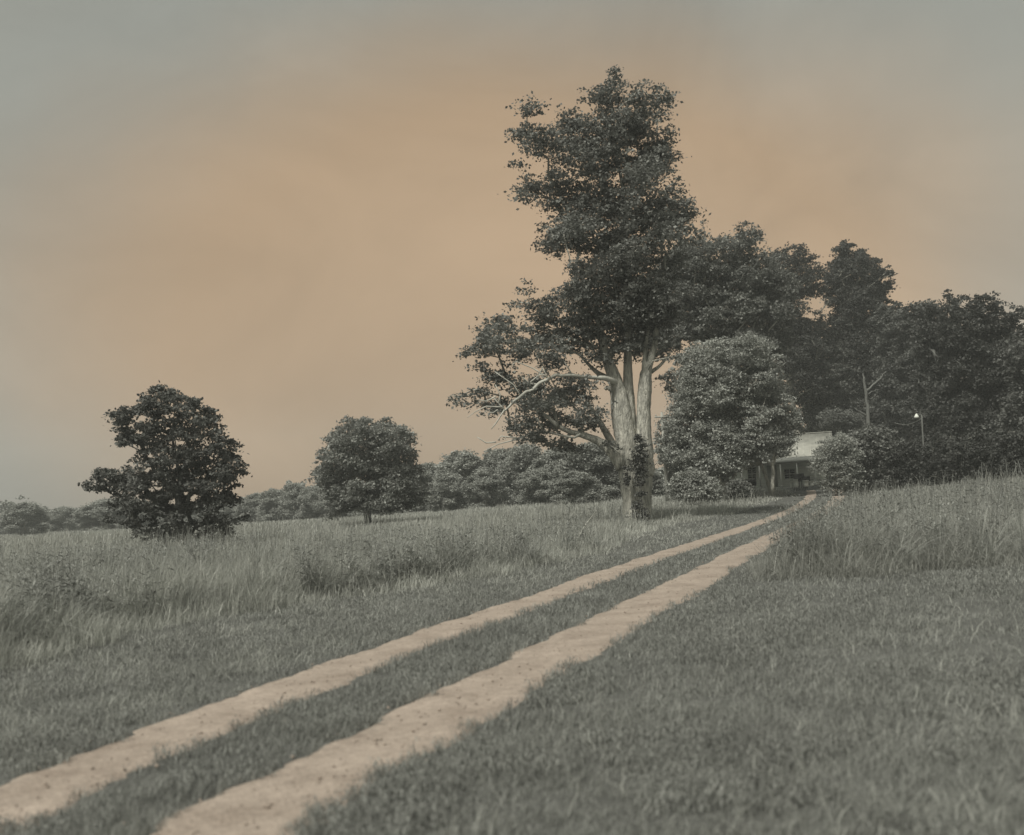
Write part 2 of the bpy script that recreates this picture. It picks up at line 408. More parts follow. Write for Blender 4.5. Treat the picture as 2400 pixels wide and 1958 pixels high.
# ------------------------------------------------------------------ two wheel tracks
PY = np.array([-60, 0, 6.34, 7.04, 8.29, 10.38, 14.0, 19.32, 27.58, 41.37, 56, 66, 74, 82, 100, 3000.])
PX = np.array([-16, -3.9, -2.49, -2.33, -1.95, -1.2, 0.17, 2.05, 5.2, 10.5, 16.0, 19.6, 22.2, 24.2, 28, 28.])
_yy = np.arange(-60, 110, 0.5); _xx = np.interp(_yy, PY, PX)
_xx = np.convolve(np.pad(_xx, 6, mode='edge'), np.ones(13) / 13, 'valid')
def xl(y): return np.interp(y, _yy, _xx)
def side(x, y): return (x - xl(y)) * 0.935          # metres right of the left wheel track
GAUGE = 1.8
def gauge(y): return np.interp(y, [4, 5, 7, 9, 14], [1.3, 1.38, 1.6, 1.75, 1.8])
def gravel_mat():
    m, nt = newmat('pale_crushed_gravel'); L = nt.links.new
    tc = N(nt, 'ShaderNodeTexCoord')
    vo = N(nt, 'ShaderNodeTexVoronoi'); vo.inputs['Scale'].default_value = 34
    no = N(nt, 'ShaderNodeTexNoise'); no.inputs['Scale'].default_value = 1.7; no.inputs['Detail'].default_value = 8; no.inputs['Roughness'].default_value = 0.7
    L(tc.outputs['Object'], vo.inputs['Vector']); L(tc.outputs['Object'], no.inputs['Vector'])
    r1 = ramp(nt, [(0.28, (0.20, 0.163, 0.132)), (0.48, (0.285, 0.241, 0.20)), (0.75, (0.37, 0.313, 0.262))]); L(no.outputs['Fac'], r1.inputs[0])
    hs = N(nt, 'ShaderNodeSeparateColor'); L(vo.outputs['Color'], hs.inputs[0])
    mr = N(nt, 'ShaderNodeMapRange'); mr.inputs['To Min'].default_value = 0.85; mr.inputs['To Max'].default_value = 1.12; L(hs.outputs[0], mr.inputs['Value'])
    mx = N(nt, 'ShaderNodeVectorMath', operation='SCALE'); L(r1.outputs[0], mx.inputs[0]); L(mr.outputs[0], mx.inputs['Scale'])
    p = N(nt, 'ShaderNodeBsdfPrincipled'); p.inputs['Roughness'].default_value = 0.9; p.inputs['Specular IOR Level'].default_value = 0.2
    L(mx.outputs[0], p.inputs['Base Color'])
    b = N(nt, 'ShaderNodeBump'); b.inputs['Strength'].default_value = 0.5; b.inputs['Distance'].default_value = 0.012
    L(vo.outputs['Distance'], b.inputs['Height']); L(b.outputs[0], p.inputs['Normal'])
    o = N(nt, 'ShaderNodeOutputMaterial'); L(p.outputs[0], o.inputs[0]); return m
M_GRAVEL = gravel_mat()
def half_width(s0, y, sgn):
    w = 0.36 if s0 == 0 else 0.43
    return w + 0.07 * vnoise(y, sgn * 3.0, 1.1, 5 + int(s0)) + 0.035 * vnoise(y, sgn * 5.0, 0.31, 8 + int(s0)) + 0.05 * vnoise(y, sgn, 0.1, 3)
def track(name, s0):
    y = np.concatenate([np.arange(-12, 20, 0.05), np.arange(20, 78, 0.25)])
    rows = []
    for a in np.linspace(-1, 1, 9):
        w = half_width(s0, y, np.sign(a) if a else 1)
        x = xl(y) + (s0 * gauge(y) / GAUGE + a * w) / 0.935
        z = terr(x, y) + 0.03 - 0.012 * (1 - a * a) - (0.045 if abs(a) == 1 else 0)
        rows.append(np.stack([x, y, z], 1))
    V = np.stack(rows, 1); n = len(y); V = V.reshape(-1, 3)
    i = (np.arange(n - 1)[:, None] * 9 + np.arange(8)[None, :]).ravel()
    tag(mesh_np(name, V, np.stack([i, i + 1, i + 10, i + 9], 1), None, M_GRAVEL, smooth=True), kind='structure')
track('wheel_track', 0.0); track('wheel_track', GAUGE)
# loose stones lying along both wheel tracks
mb = MB(); ng = 900
sy = np.exp(rng.uniform(np.log(4), np.log(26), ng)); st = rng.choice([0, GAUGE], ng) + rng.normal(size=ng) * .3; sx = xl(sy) + st * gauge(sy) / GAUGE / .935
sz = terr(sx, sy) + 0.025; sr = 0.006 + 0.012 * rng.random(ng) ** 3
oct_v = np.array([(1, 0, 0), (0, 1, 0), (-1, 0, 0), (0, -1, 0), (0, 0, .6), (0, 0, -.6)]); oct_t = np.array([(0, 1, 4), (1, 2, 4), (2, 3, 4), (3, 0, 4), (1, 0, 5), (2, 1, 5), (3, 2, 5), (0, 3, 5)])
sv = np.stack([sx, sy, sz], 1)[:, None, :] + oct_v[None] * sr[:, None, None] * rng.uniform(.6, 1.3, (ng, 6, 1))
mb.raw(sv.reshape(-1, 3), None, (oct_t[None] + np.arange(ng)[:, None, None] * 6).reshape(-1, 3))
tag(mb.build('loose_gravel', M_GRAVEL), kind='stuff')

# ------------------------------------------------------------------ grasses
def left_edge(y):
    base = np.interp(y, [0, 10, 14, 17, 22, 30, 38, 60, 80], [3.3, 3.4, 4.2, 2.6, 1.7, 2.6, 3.6, 2.2, 1.2])
    return base + 0.35 * vnoise(y, 0, 1.7, 21) + 0.2 * vnoise(y, 3, .5, 22)
def right_front(x): return 15.0 + 0.5 * vnoise(x, 0, 1.2, 31) + 0.3 * vnoise(x, 0, .4, 32)
def zone(x, y):
    s = side(x, y)
    on = np.zeros(len(x), bool)
    for s0 in (0.0, GAUGE):
        d = s - (gauge(y) if s0 else 0); on |= np.abs(d) < half_width(s0, y, np.sign(d)) * (0.84 + .22 * vnoise(x, y, .16, 61) + .12 * vnoise(x, y, .45, 62))
    left = s < -left_edge(y)
    rf = s > GAUGE + 0.75 + 0.3 * vnoise(y, 9, 1.5, 33)
    right = rf & (y > right_front(x))
    return on, left, right, s
def scatter(n, d0, d1, rg, a=50):
    n = int(n * 1.3)
    D = np.exp(rg.uniform(np.log(d0), np.log(d1), n)); th = np.radians(rg.uniform(-a, a, n))
    return D * np.sin(th), D * np.cos(th), D
def blades(name, x, y, h, w, lean, rg, mat, kind='stuff', wind=(0.25, 0.1), seg=2):
    n = len(x); z = terr(x, y); a = rg.uniform(0, 6.283, n)
    dx = np.cos(a) * w * .5; dy = np.sin(a) * w * .5
    l = rg.normal(size=(n, 2)) * lean[:, None] + np.array(wind) * lean[:, None] * 1.3
    b = np.stack([x, y, z - 0.01], 1); off = np.stack([dx, dy, 0 * dx], 1); LL = np.minimum(1.6, np.linalg.norm(l, axis=1))[:, None]
    t = np.zeros((n, 2 * seg + 1, 3)); ld = l / (np.linalg.norm(l, axis=1)[:, None] + 1e-9); H_ = h[:, None]
    for j in range(seg + 1):
        f = j / seg
        hor = LL * f ** 1.7; ver = f - 0.42 * LL ** 1.4 * f ** 2.4
        p = b + np.concatenate([ld * hor * H_, ver * H_], 1)
        if j < seg: t[:, 2 * j] = p - off * (1 - .45 * f); t[:, 2 * j + 1] = p + off * (1 - .45 * f)
        else: t[:, 2 * j] = p
    i = np.arange(n)[:, None] * (2 * seg + 1)
    q = np.concatenate([np.array([[2 * j, 2 * j + 1, 2 * j + 3, 2 * j + 2]]) + i for j in range(seg - 1)])
    return tag(mesh_np(name, t.reshape(-1, 3), q, np.array([[2 * seg - 2, 2 * seg - 1, 2 * seg]]) + i, mat), kind=kind)
rg = np.random.default_rng(3)
gb0 = ground(1494, 1226)
# mown turf
x, y, D = scatter(760000, 3.6, 60, rg)
on, left, right, s = zone(x, y); k = ~on & ~left & ~right
cl = 0.5 + 0.5 * vnoise(x, y, 0.33, 41) + 0.35 * vnoise(x, y, 1.3, 42) + 0.25 * vnoise(x, y, .12, 43)
keep = k & (rg.random(len(x)) < np.clip(0.35 + 0.75 * cl, .12, 1))
x, y, D, cl, s = x[keep], y[keep], D[keep], cl[keep], s[keep]
mid = np.exp(-((s - GAUGE / 2) / .5) ** 2)
h = (0.035 + 0.05 * np.clip(cl, 0, 1.4) + 0.03 * mid) * rg.uniform(.5, 1.5, len(x))
blades('mown_grass', x, y, h, np.maximum(.0035, D * .00055) * rg.uniform(.7, 1.5, len(x)), rg.uniform(.3, .9, len(x)), rg, M_MOWN)
# tall grass of the field and the bank
x, y, D = scatter(1150000, 6, 190, rg)
on, left, right, s = zone(x, y); k = (left | right) & ~on
cl = 0.5 + 0.4 * vnoise(x, y, 0.7, 51) + 0.4 * vnoise(x, y, 2.6, 52)
keep = k & (rg.random(len(x)) < np.clip(0.45 + 0.6 * cl, .15, 1))
x, y, D, cl, left, s = x[keep], y[keep], D[keep], cl[keep], left[keep], s[keep]
edge = np.where(left, -s - left_edge(y), s - GAUGE - .7); ramp_in = 0.35 + 0.65 * sstep(0, 1.6, np.minimum(edge, np.where(left, 9, y - 14.6)))
h = (0.30 + 0.56 * np.clip(cl, 0, 1.3)) * rg.uniform(.5, 1.35, len(x)) * ramp_in * np.where(left, 1, 1.15)
h *= np.interp(D, [10, 22, 40, 80], [1.35, 1.05, .62, .5]) * (1 - .7 * np.exp(-((x + 10) ** 2 / 9 + (y - 64.5) ** 2 / 14)))
h *= 1 - .5 * np.exp(-((x / y + .34) ** 2 / .008 + (y - 38) ** 2 / 60))
h *= 1 - .45 * np.exp(-((x - gb0[0]) ** 2 + (y - gb0[1] + 1.5) ** 2) / 6)
ww = np.maximum(.005, D * .00042) * rg.uniform(.6, 1.6, len(x)); ln_ = rg.uniform(.12, .62, len(x))
k = left
blades('tall_grass', x[k], y[k], h[k], ww[k], ln_[k], rg, M_TALL, seg=3)
k = ~left; h = h * (0.75 + .55 * vnoise(x, y, 1.1, 55)) * rg.uniform(.5, 1.3, len(x))
blades('bank_grass', x[k], y[k], h[k], ww[k] * .9, ln_[k] * 1.7, rg, M_BANK, seg=3)
# coarse arching tufts on the bank and along the verge
tx, ty, tl = [], [], []
tcx = np.concatenate([rg.uniform(4, 16, 90), rg.uniform(-11, 3, 260)]); tcy = np.concatenate([rg.uniform(15.2, 24, 90), rg.uniform(9, 26, 260)])
o_, l_, r_, s_ = zone(tcx, tcy); kk = (r_ | l_) & ~o_ & ((s_ > GAUGE + 1) | (s_ < -left_edge(tcy) - .3)); tcx, tcy = tcx[kk], tcy[kk]
m_ = 90; tx = np.repeat(tcx, m_) + rg.normal(size=len(tcx) * m_) * .09; ty = np.repeat(tcy, m_) + rg.normal(size=len(tcx) * m_) * .09
blades('arching_grass', tx, ty, np.repeat(rg.uniform(.5, 1.0, len(tcx)), m_) * rg.uniform(.6, 1.3, len(tx)), np.maximum(.009, ty * .0006), rg.uniform(.5, 1.0, len(tx)), rg, foliage_mat('arching_grass_blades', g(.26), .45, .7, .3), seg=5)
x, y, D = scatter(260000, 4, 40, rg); on, left, right, s = zone(x, y)
k = ~on & ~left & ~right & (rg.random(len(x)) < np.where(s < -.6, .55, .12) * np.clip(.6 + vnoise(x, y, .5, 91), 0, 1)) & ((s < -.45) | (s > GAUGE + .5))
x, y, D = x[k], y[k], D[k]
blades('verge_grass', x, y, rg.uniform(.08, .2, len(x)) , np.maximum(.003, D * .0004), rg.uniform(.3, 1.1, len(x)), rg, M_TALL, seg=3)
# seed stalks standing above the grass
x, y, D = scatter(26000, 7, 70, rg)
on, left, right, s = zone(x, y); keep = ((s < -left_edge(y) - .6) | ((s > GAUGE + 1.2) & (y > right_front(x) + .5))) & (vnoise(x, y, 2.5, 61) > -.2)
x, y, D = x[keep], y[keep], D[keep]
blades('seed_stalks', x, y, rg.uniform(.8, 1.35, len(x)), np.maximum(.004, D * .00035), rg.uniform(.1, .35, len(x)), rg, foliage_mat('dry_stalks', g(0.30, .02), var=.3, scale=.8))

# broad leaved weeds: stems carrying narrow leaves
def weeds(name, x, y, h, rg, mat, leaf=0.11, per=26, bush=0.12):
    n = len(x); z = terr(x, y); t = rg.uniform(.12, 1, (n, per)) ** .8
    ln = rg.normal(size=(n, 2)) * .12
    a = rg.uniform(0, 6.283, (n, per)); r = bush * rg.uniform(.3, 1.2, (n, per)) * (1.15 - .6 * t)
    cx = x[:, None] + ln[:, :1] * h[:, None] * t + np.cos(a) * r; cy = y[:, None] + ln[:, 1:] * h[:, None] * t + np.sin(a) * r
    cz = z[:, None] + h[:, None] * t + .02
    C = np.stack([cx, cy, cz], -1).reshape(-1, 3)
    D = np.sqrt(cx ** 2 + cy ** 2).ravel()
    ax = np.stack([np.cos(a), np.sin(a), rg.uniform(-.2, .9, a.shape)], -1).reshape(-1, 3); ax /= np.linalg.norm(ax, axis=1)[:, None]
    sd_ = np.cross(ax, [0, 0, 1.]); sd_ /= np.linalg.norm(sd_, axis=1)[:, None]
    S = (leaf * rg.uniform(.6, 1.4, len(C)))[:, None]; wd = np.maximum(.2 * S[:, 0], D * .0006)[:, None]
    v = np.stack([C, C + ax * S * .5 + sd_ * wd * .5, C + ax * S - [0, 0, .03], C + ax * S * .5 - sd_ * wd * .5], 1)
    # stems
    w = np.maximum(.004, np.hypot(x, y) * .0004); b = np.stack([x, y, z], 1); tp = b + np.concatenate([ln * h[:, None], h[:, None]], 1); o = np.stack([w, 0 * w, 0 * w], 1)
    sv = np.stack([b - o, b + o, tp + o * .5, tp - o * .5], 1)
    V = np.vstack([v.reshape(-1, 3), sv.reshape(-1, 3)])
    return tag(mesh_np(name, V, np.arange(len(V)).reshape(-1, 4), None, mat), kind='stuff')
x, y, D = scatter(70000, 9, 60, rg)
on, left, right, s = zone(x, y)
pr = np.where(right, np.clip(.3 + .6 * vnoise(x, y, 1.1, 71), 0, 1) * (y > right_front(x) + .6) * np.where(y < 34, 1.0, .4), np.where(s < -left_edge(y) - .8, np.clip(.8 * vnoise(x, y, 2.4, 72) + .5 * vnoise(x, y, .7, 73) + np.interp(D, [18, 45], [.3, -.3]), 0, 1) * np.interp(D, [18, 45], [2.2, .8]), 0))
pr = pr * ((s < -.5) | (s > GAUGE + 1.1))
keep = rg.random(len(x)) < pr * np.where(s > 0, .6, .5)
x, y = x[keep], y[keep]; s = s[keep]
hh = np.where(s > 0, rg.uniform(.45, 1.2, len(x)), rg.uniform(.25, .95, len(x)))
weeds('leafy_weeds', x, y, hh, rg, M_WEED)
x, y, D = scatter(60000, 3.8, 22, rg); on, left, right, s = zone(x, y); k = ~on & ~left & ~right & (vnoise(x, y, .8, 77) + .6 * vnoise(x, y, .25, 78) > .1)
x, y = x[k], y[k]; weeds('low_turf_weeds', x, y, rg.uniform(.03, .09, len(x)), rg, foliage_mat('clover_leaves', g(.19), .5, 1.2, .25), leaf=.028, per=7, bush=.04)
print('weeds', len(x))

# ------------------------------------------------------------------ the great maple beside the track
def z3(X, Y): return (1000 + .3743 * X, 650 + .3743 * Y)
gb = ground(1494, 1226); D0 = gb[1]; base0 = np.array([gb[0], gb[1], float(terr(gb[0], gb[1]))])
print('main tree at', base0)
pk = D0 / FPX * 1024 / 2400; zk = pk * .3743
maple = empty('maple_tree', base0)
tag(maple, 'towering old maple with split pale trunk and bare dead limbs beside the wheel tracks', 'tree')
def zt(mb, rows, dy=0.0, sides=18, rough=.085, seed=1, sub=4):
    P = []; 
    for r in rows:
        p = at(*z3(r[0], r[1]), D0); P.append([p[0], p[1] + dy + (r[3] if len(r) > 3 else 0), p[2], r[2] * zk * (1.06 if r[2] > 30 else 1)])
    P = np.array(P); n = len(P); f = np.linspace(0, n - 1, (n - 1) * sub + 1)
    I = np.stack([np.interp(f, np.arange(n), P[:, i]) for i in range(4)], 1)
    if sub > 2:
        J = I.copy(); J[1:-1] = (I[:-2] + 2 * I[1:-1] + I[2:]) / 4; I = J
    mb.tube(I[:, :3], I[:, 3], sides=sides, rough=rough, seed=seed)
    return P
mb = MB()
A = zt(mb, [(1285, 1620, 72), (1288, 1540, 60), (1290, 1400, 58), (1268, 1200, 64), (1242, 1000, 60), (1218, 850, 58), (1195, 700, 46), (1165, 600, 38), (1140, 540, 34), (1105, 430, 27), (1080, 300, 22), (1060, 180, 17)], 0.0, 22, seed=1, sub=6)
B = zt(mb, [(1315, 1600, 60), (1305, 1400, 52), (1300, 1200, 56), (1275, 1000, 52), (1268, 850, 47), (1265, 700, 33), (1262, 550, 29), (1262, 400, 25), (1262, 200, 22), (1258, -50, 19), (1245, -300, 15), (1235, -550, 12), (1190, -800, 8), (1170, -1050, 4)], 0.25, 20, seed=2, sub=6)
C_ = zt(mb, [(1352, 1620, 58), (1350, 1540, 48), (1350, 1400, 50), (1350, 1200, 62), (1358, 1100, 58), (1356, 950, 44), (1358, 800, 40), (1365, 700, 42), (1370, 610, 36), (1385, 560, 28), (1410, 490, 22), (1430, 410, 19), (1440, 300, 16), (1455, 100, 12), (1500, -150, 8)], -0.05, 20, seed=3, sub=6)
zt(mb, [(1368, 640, 24), (1362, 560, 18), (1372, 440, 13), (1390, 300, 10), (1380, 60, 8)], 0, 10, seed=4)
zt(mb, [(1380, 1230, 40), (1405, 1185, 26), (1415, 1150, 6)], -.1, 12, seed=5)
zt(mb, [(1225, 1190, 34), (1205, 1160, 26), (1192, 1150, 8)], -.2, 10, seed=6)
zt(mb, [(1190, 720, 26), (1150, 700, 16), (1128, 690, 12), (1115, 704, 10)], -.1, 10, seed=7)
for fx, a in ((1235, -1), (1330, .6), (1395, 1)):
    zt(mb, [(1300 + a * 20, 1500, 40), (fx, 1570, 26), (fx + a * 30, 1620, 12)], -.3, 10, seed=8)
Lw = zt(mb, [(1220, 1190, 40), (1170, 1110, 38), (1120, 1055, 33), (1060, 1020, 25), (960, 985, 20), (900, 972, 16), (820, 935, 14)], -.2, 12, seed=9)
zt(mb, [(1200, 1120, 30), (1150, 1010, 25), (1110, 940, 20), (1060, 850, 14), (1000, 770, 8)], .3, 10, seed=10)
zt(mb, [(1170, 640, 24), (1090, 600, 18), (1040, 560, 12), (960, 470, 9), (900, 450, 9), (820, 430, 8), (740, 390, 5)], .5, 8, seed=11)
zt(mb, [(1410, 590, 14), (1460, 555, 10), (1500, 510, 8), (1530, 470, 6)], .2, 8, seed=12)
mb.build('trunk', M_BARK, maple, smooth=True)
mb = MB()
zt(mb, [(1190, 665, 24, 1.7), (1110, 645, 15, 1.0), (1000, 648, 10, .5), (880, 642, 10), (835, 648, 9), (800, 640, 11), (755, 668, 10), (700, 690, 10.5), (655, 738, 10), (620, 742, 9.5), (585, 776, 10), (545, 800, 8), (520, 832, 7), (490, 858, 5)], -1.8, 8, .04, 21)
zt(mb, [(820, 935, 14), (760, 880, 12), (680, 830, 10), (620, 790, 8), (560, 795, 5)], -.3, 8, .04, 22)
zt(mb, [(960, 985, 10), (920, 1008, 7), (820, 990, 6), (720, 965, 5), (650, 985, 5), (560, 1020, 4), (450, 1048, 3.4), (360, 1092, 2)], -.5, 6, .04, 23, 2)
for k_, r in enumerate([[(490, 850), (440, 930), (410, 968)], [(490, 850), (455, 812), (420, 775)], [(455, 812), (465, 760), (435, 700)], [(480, 835), (380, 830), (310, 865), (265, 900)], [(440, 1045), (380, 1050), (325, 1015)],
        [(700, 700), (640, 690), (600, 655)], [(640, 690), (700, 640), (722, 585)], [(700, 640), (745, 645), (720, 600)], [(560, 1020), (470, 1010), (450, 1035)], [(760, 662), (660, 600), (560, 560), (520, 600)], [(590, 770), (545, 700), (430, 620)], [(900, 642), (850, 560), (870, 470), (800, 440)], [(720, 965), (700, 940), (690, 900)], [(440, 770), (380, 800), (335, 790)], [(520, 440), (450, 430), (400, 470)], [(450, 850), (420, 870), (400, 865)], [(640, 740), (700, 790), (790, 810)]]):
    zt(mb, [(a, b, 5 - 1.2 * i) for i, (a, b) in enumerate(r)], -1.75, 5, .05, 30 + k_, 2)
mb.build('dead_branch', M_DEAD, maple, smooth=True)

MC = [(1438, 184, 9, 14), (1438, 205, 14, 14), (1430, 236, 45, 26), (1505, 259, 45, 28), (1554, 262, 18, 20), (1340, 262, 32, 16), (1240, 296, 28, 28), (1222, 315, 26, 12), (1213, 371, 20, 11), (1285, 332, 48, 33), (1375, 308, 58, 42), (1468, 310, 62, 42), (1543, 325, 42, 42), (1562, 371, 36, 28), (1318, 375, 48, 33), (1412, 382, 60, 40), (1505, 382, 50, 33), (1255, 425, 36, 22), (1215, 460, 22, 14), (1240, 470, 20, 12), (1318, 455, 50, 38), (1393, 450, 60, 40), (1487, 450, 50, 38), (1573, 449, 20, 15), (1554, 494, 56, 42), (1599, 509, 20, 34), (1468, 505, 60, 42), (1374, 510, 58, 42), (1292, 530, 32, 26), (1337, 560, 52, 26), (1298, 560, 34, 18), (1430, 560, 58, 32), (1524, 545, 58, 34),
      (1487, 602, 66, 28), (1430, 632, 62, 32), (1561, 618, 58, 32), (1374, 658, 42, 36), (1487, 675, 78, 42), (1344, 631, 12, 6), (1355, 700, 48, 38), (1450, 730, 78, 46), (1543, 730, 58, 46), (1240, 693, 20, 14), (1212, 712, 14, 8), (1307, 693, 14, 13), (1270, 734, 38, 32),
      (1168, 768, 38, 26), (1101, 818, 24, 18), (1131, 811, 33, 26), (1210, 818, 56, 32), (1123, 860, 22, 14), (1168, 880, 38, 22), (1280, 774, 56, 36), (1300, 828, 44, 22), (1374, 762, 58, 42), (1412, 822, 44, 22), (1468, 805, 42, 22), (1505, 781, 50, 36), (1243, 904, 56, 22), (1345, 893, 38, 20), (1127, 919, 26, 13), (1069, 927, 16, 8), (1090, 940, 24, 11), (1168, 936, 38, 16), (1262, 940, 56, 22), (1332, 925, 45, 26), (1378, 934, 18, 16), (1224, 985, 36, 18), (1210, 1007, 22, 14), (1296, 974, 50, 24), (1262, 1028, 42, 15), (1318, 1042, 32, 15), (1370, 985, 42, 22), (1406, 987, 20, 16), (1348, 1052, 12, 11), (1430, 1040, 14, 10), (1554, 882, 24, 16), (1576, 848, 18, 14), (1543, 812, 36, 14), (1570, 905, 14, 8)]
crg = np.random.default_rng(17)
mc = px_clumps(MC, D0, 1.5, crg, layers=2)
# the crown is as deep as it is wide: more clumps before and behind the trunk
extra = px_clumps([r for r in MC if 1330 < r[0] < 1560 and r[1] < 800], D0, 3.0, crg, layers=1)
mc = np.vstack([mc, extra])
v, q, tips = clump_leaves(mc, crg, 0.95, 0.15, 0.33)
mesh_np('crown', v - base0, q, None, M_LEAF_MAIN, maple)
print('maple leaves', len(q))
nodes = [b[:3] for b in A[3:]] + [b[:3] for b in B[5:]] + [c[:3] for c in C_[6:]] + [l[:3] for l in Lw[2:]]
par = [-1] + list(range(0, len(A[3:]) - 1)); off = len(par)
for seg in (B[5:], C_[6:], Lw[2:]): par += [0] + list(range(off, off + len(seg) - 1)); off += len(seg)
mb = MB(); tg = [c[:3] for c in mc[::2]] + [t for tp in tips[::2] for t in tp[:2]]
skeleton(mb, nodes, par, [.3] * len(nodes), tg, crg, r_tip=0.016, wob=.16, step=.7, sides=5)
mb.build('limb', M_BARK, maple, smooth=True)
# ivy climbing the trunk
iv = []
for (X, Y, rx, ry) in [(1315, 1010, 22, 30), (1320, 1060, 34, 35), (1312, 1115, 50, 35), (1308, 1165, 52, 32), (1318, 1215, 38, 40), (1312, 1275, 20, 40), (1238, 1215, 16, 34), (1240, 1275, 14, 34), (1318, 1350, 18, 22), (1300, 1425, 38, 30), (1318, 1480, 50, 35), (1330, 1520, 46, 22)]:
    p = at(*z3(X, Y), D0); iv.append([p[0], p[1] - 1.12, p[2], rx * zk, .22, ry * zk])
v, q, _ = clump_leaves(np.array(iv), crg, 2.2, 0.11, 0.16)
mesh_np('ivy', v - base0, q, None, M_IVY, maple)

# ------------------------------------------------------------------ lone trees in the field
def Z4(X, Y): return (X / 2.66, 850 + Y / 2.66)
LEFT = [(1030,165),(1090,200),(1110,245),(1170,240),(1200,220),(1250,245),(1265,300),(1305,320),(1335,440),(1390,475),(1425,540),(1420,610),(1500,620),(1485,690),(1410,700),(1435,755),(1360,800),(1435,825),(1460,900),(1440,1000),(1380,1040),(1425,1100),(1330,1150),(1230,1105),(1150,1145),(1060,1080),(960,1110),(860,1110),(930,1055),(800,1045),(750,960),(740,860),(700,800),(650,775),(575,790),(620,710),(780,665),(930,685),(915,600),(850,500),(715,450),(770,350),(830,260),(870,300),(950,285),(945,220)]
LEFT = [Z4(*p) for p in LEFT]
gp = ground(429, 1290); Dl = gp[1]; trg = np.random.default_rng(5)
c = fill_clumps(LEFT, Dl, 19, 1.9, trg, True, squash=.5)
c2 = fill_clumps(LEFT, Dl, 13, 1.9, trg, True, squash=.55); c2 = c2[trg.random(len(c2)) < .5]; c = np.vstack([c, c2])
c = c[(c[:, 2] > 1.9) | (trg.random(len(c)) < .6)]; c = c[trg.random(len(c)) < .92]
sp = px_clumps([Z4(*p) + r for p, r in [((640, 740), (20, 8)), ((740, 720), (26, 10)), ((850, 715), (26, 12)), ((600, 775), (12, 5)), ((1460, 660), (16, 12)), ((1400, 1100), (22, 8)), ((1300, 1120), (24, 8)), ((905, 1095), (22, 8)), ((1040, 190), (14, 10)), ((1220, 250), (14, 14)), ((830, 290), (10, 14)), ((830, 600), (14, 4)), ((1390, 830), (12, 5))]], Dl, .5, trg)
make_tree('oak_tree', 'dark young oak with ragged layered crown nearest the camera at left of the field', 'tree', np.array([gp[0], gp[1], float(terr(gp[0], gp[1]))]), np.vstack([c, sp]), foliage_mat('oak_leaves', g(0.11), .5, .5, .3), M_BARK_D, .15, trg, dens=.55, leaf=.14, sub=.22, tip=.008, top_frac=.9)
def Z5(X, Y): return (600 + X / 2.66, 900 + Y / 2.66)
MID = [(710,215),(800,230),(870,258),(940,300),(978,370),(940,430),(985,470),(1000,540),(1052,600),(1062,680),(1040,760),(970,812),(880,785),(800,838),(740,800),(690,802),(600,792),(500,865),(488,800),(510,740),(440,700),(430,640),(380,620),(368,550),(440,500),(408,430),(460,400),(470,330),(540,290),(538,250),(620,240)]
MID = [Z5(*p) for p in MID]
gp = ground(861, 1232); Dm = gp[1]
c = fill_clumps([(a, b - (14 if b > 1170 else 0)) for a, b in MID], Dm, 19, 3.2, trg, False, squash=.6)
make_tree('field_tree', 'broad round-crowned tree with short dark trunk standing alone in mid field', 'tree', np.array([gp[0], gp[1], float(terr(gp[0], gp[1]))]), c, M_LEAF_DARK_SHADED if False else foliage_mat('grey_green_leaves', g(0.21), .45, .4, .3), M_BARK_D, .27, trg, dens=.85, leaf=.18, sub=.34, tip=.014, low=.3)
# ------------------------------------------------------------------ far treeline across the field
frg = np.random.default_rng(23)
def proto_tree(kind, rg):
    """10 m tree standing at the origin; rounded or spreading crown reaching near the ground"""
    cl = []
    for _ in range(64 if kind != 2 else 56):
        f = rg.uniform(.0, 1); a = rg.uniform(0, 6.283)
        prof = {0: 3.6 * math.sin(math.pi * min(1, f * .85 + .12)) ** .6, 1: 3.0 * (1.08 - f) ** .45 + .3, 2: 2.6 * math.sin(math.pi * (f * .8 + .1))}[kind]
        r = prof * rg.uniform(.35, 1) ** .7
        s = rg.uniform(.45, 1.15)
        cl.append([r * math.cos(a), r * math.sin(a), f * 8.9 + .2, s, s, s * .75])
    cl.append([0, 0, 9.2, .8, .8, .7])
    return np.array(cl)
P_TREES = []
for k_ in range(5):
    cl = proto_tree((0, 1, 0, 2, 1)[k_], frg)
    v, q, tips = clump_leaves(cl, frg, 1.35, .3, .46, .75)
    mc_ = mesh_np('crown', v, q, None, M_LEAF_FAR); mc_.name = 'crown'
    mb = MB(); tp = np.array([[0, 0, -.3], [.05, 0, 1.5], [.1, .1, 3], [.0, .2, 5], [0, 0, 7.5]])
    mb.tube(tp, [.26, .2, .17, .12, .05], sides=7, rough=.06, seed=k_)
    skeleton(mb, tp, [-1, 0, 1, 2, 3], [.2] * 5, [c[:3] for c in cl], frg, r_tip=.03, step=1.2, skip=1, sides=4)
    tb = mb.build('trunk', M_BARK, None, smooth=True)
    P_TREES.append((tb, mc_)); 
used_p = set()
def far_tree(px, top, dist, wide, kind, label, name='woodland_tree', group='trees of the far woodland edge', rot=None):
    top -= 7 if px > 900 else 3
    f = foot(px, dist); t = at(px, top, dist); h = t[2] - f[2]
    e = empty(name, f); tag(e, label, 'tree', group)
    s = h / 10.0; sx = wide * dist / FPX * 1024 / 2400 / 5.4
    for o in P_TREES[kind]:
        if (kind, o.data.name) not in used_p: c = o; used_p.add((kind, o.data.name))
        else: c = o.copy(); COL.objects.link(c)
        c.parent = e
    e.scale = (sx, sx, s); e.rotation_euler[2] = frg.uniform(0, 6.28) if rot is None else rot
    return e
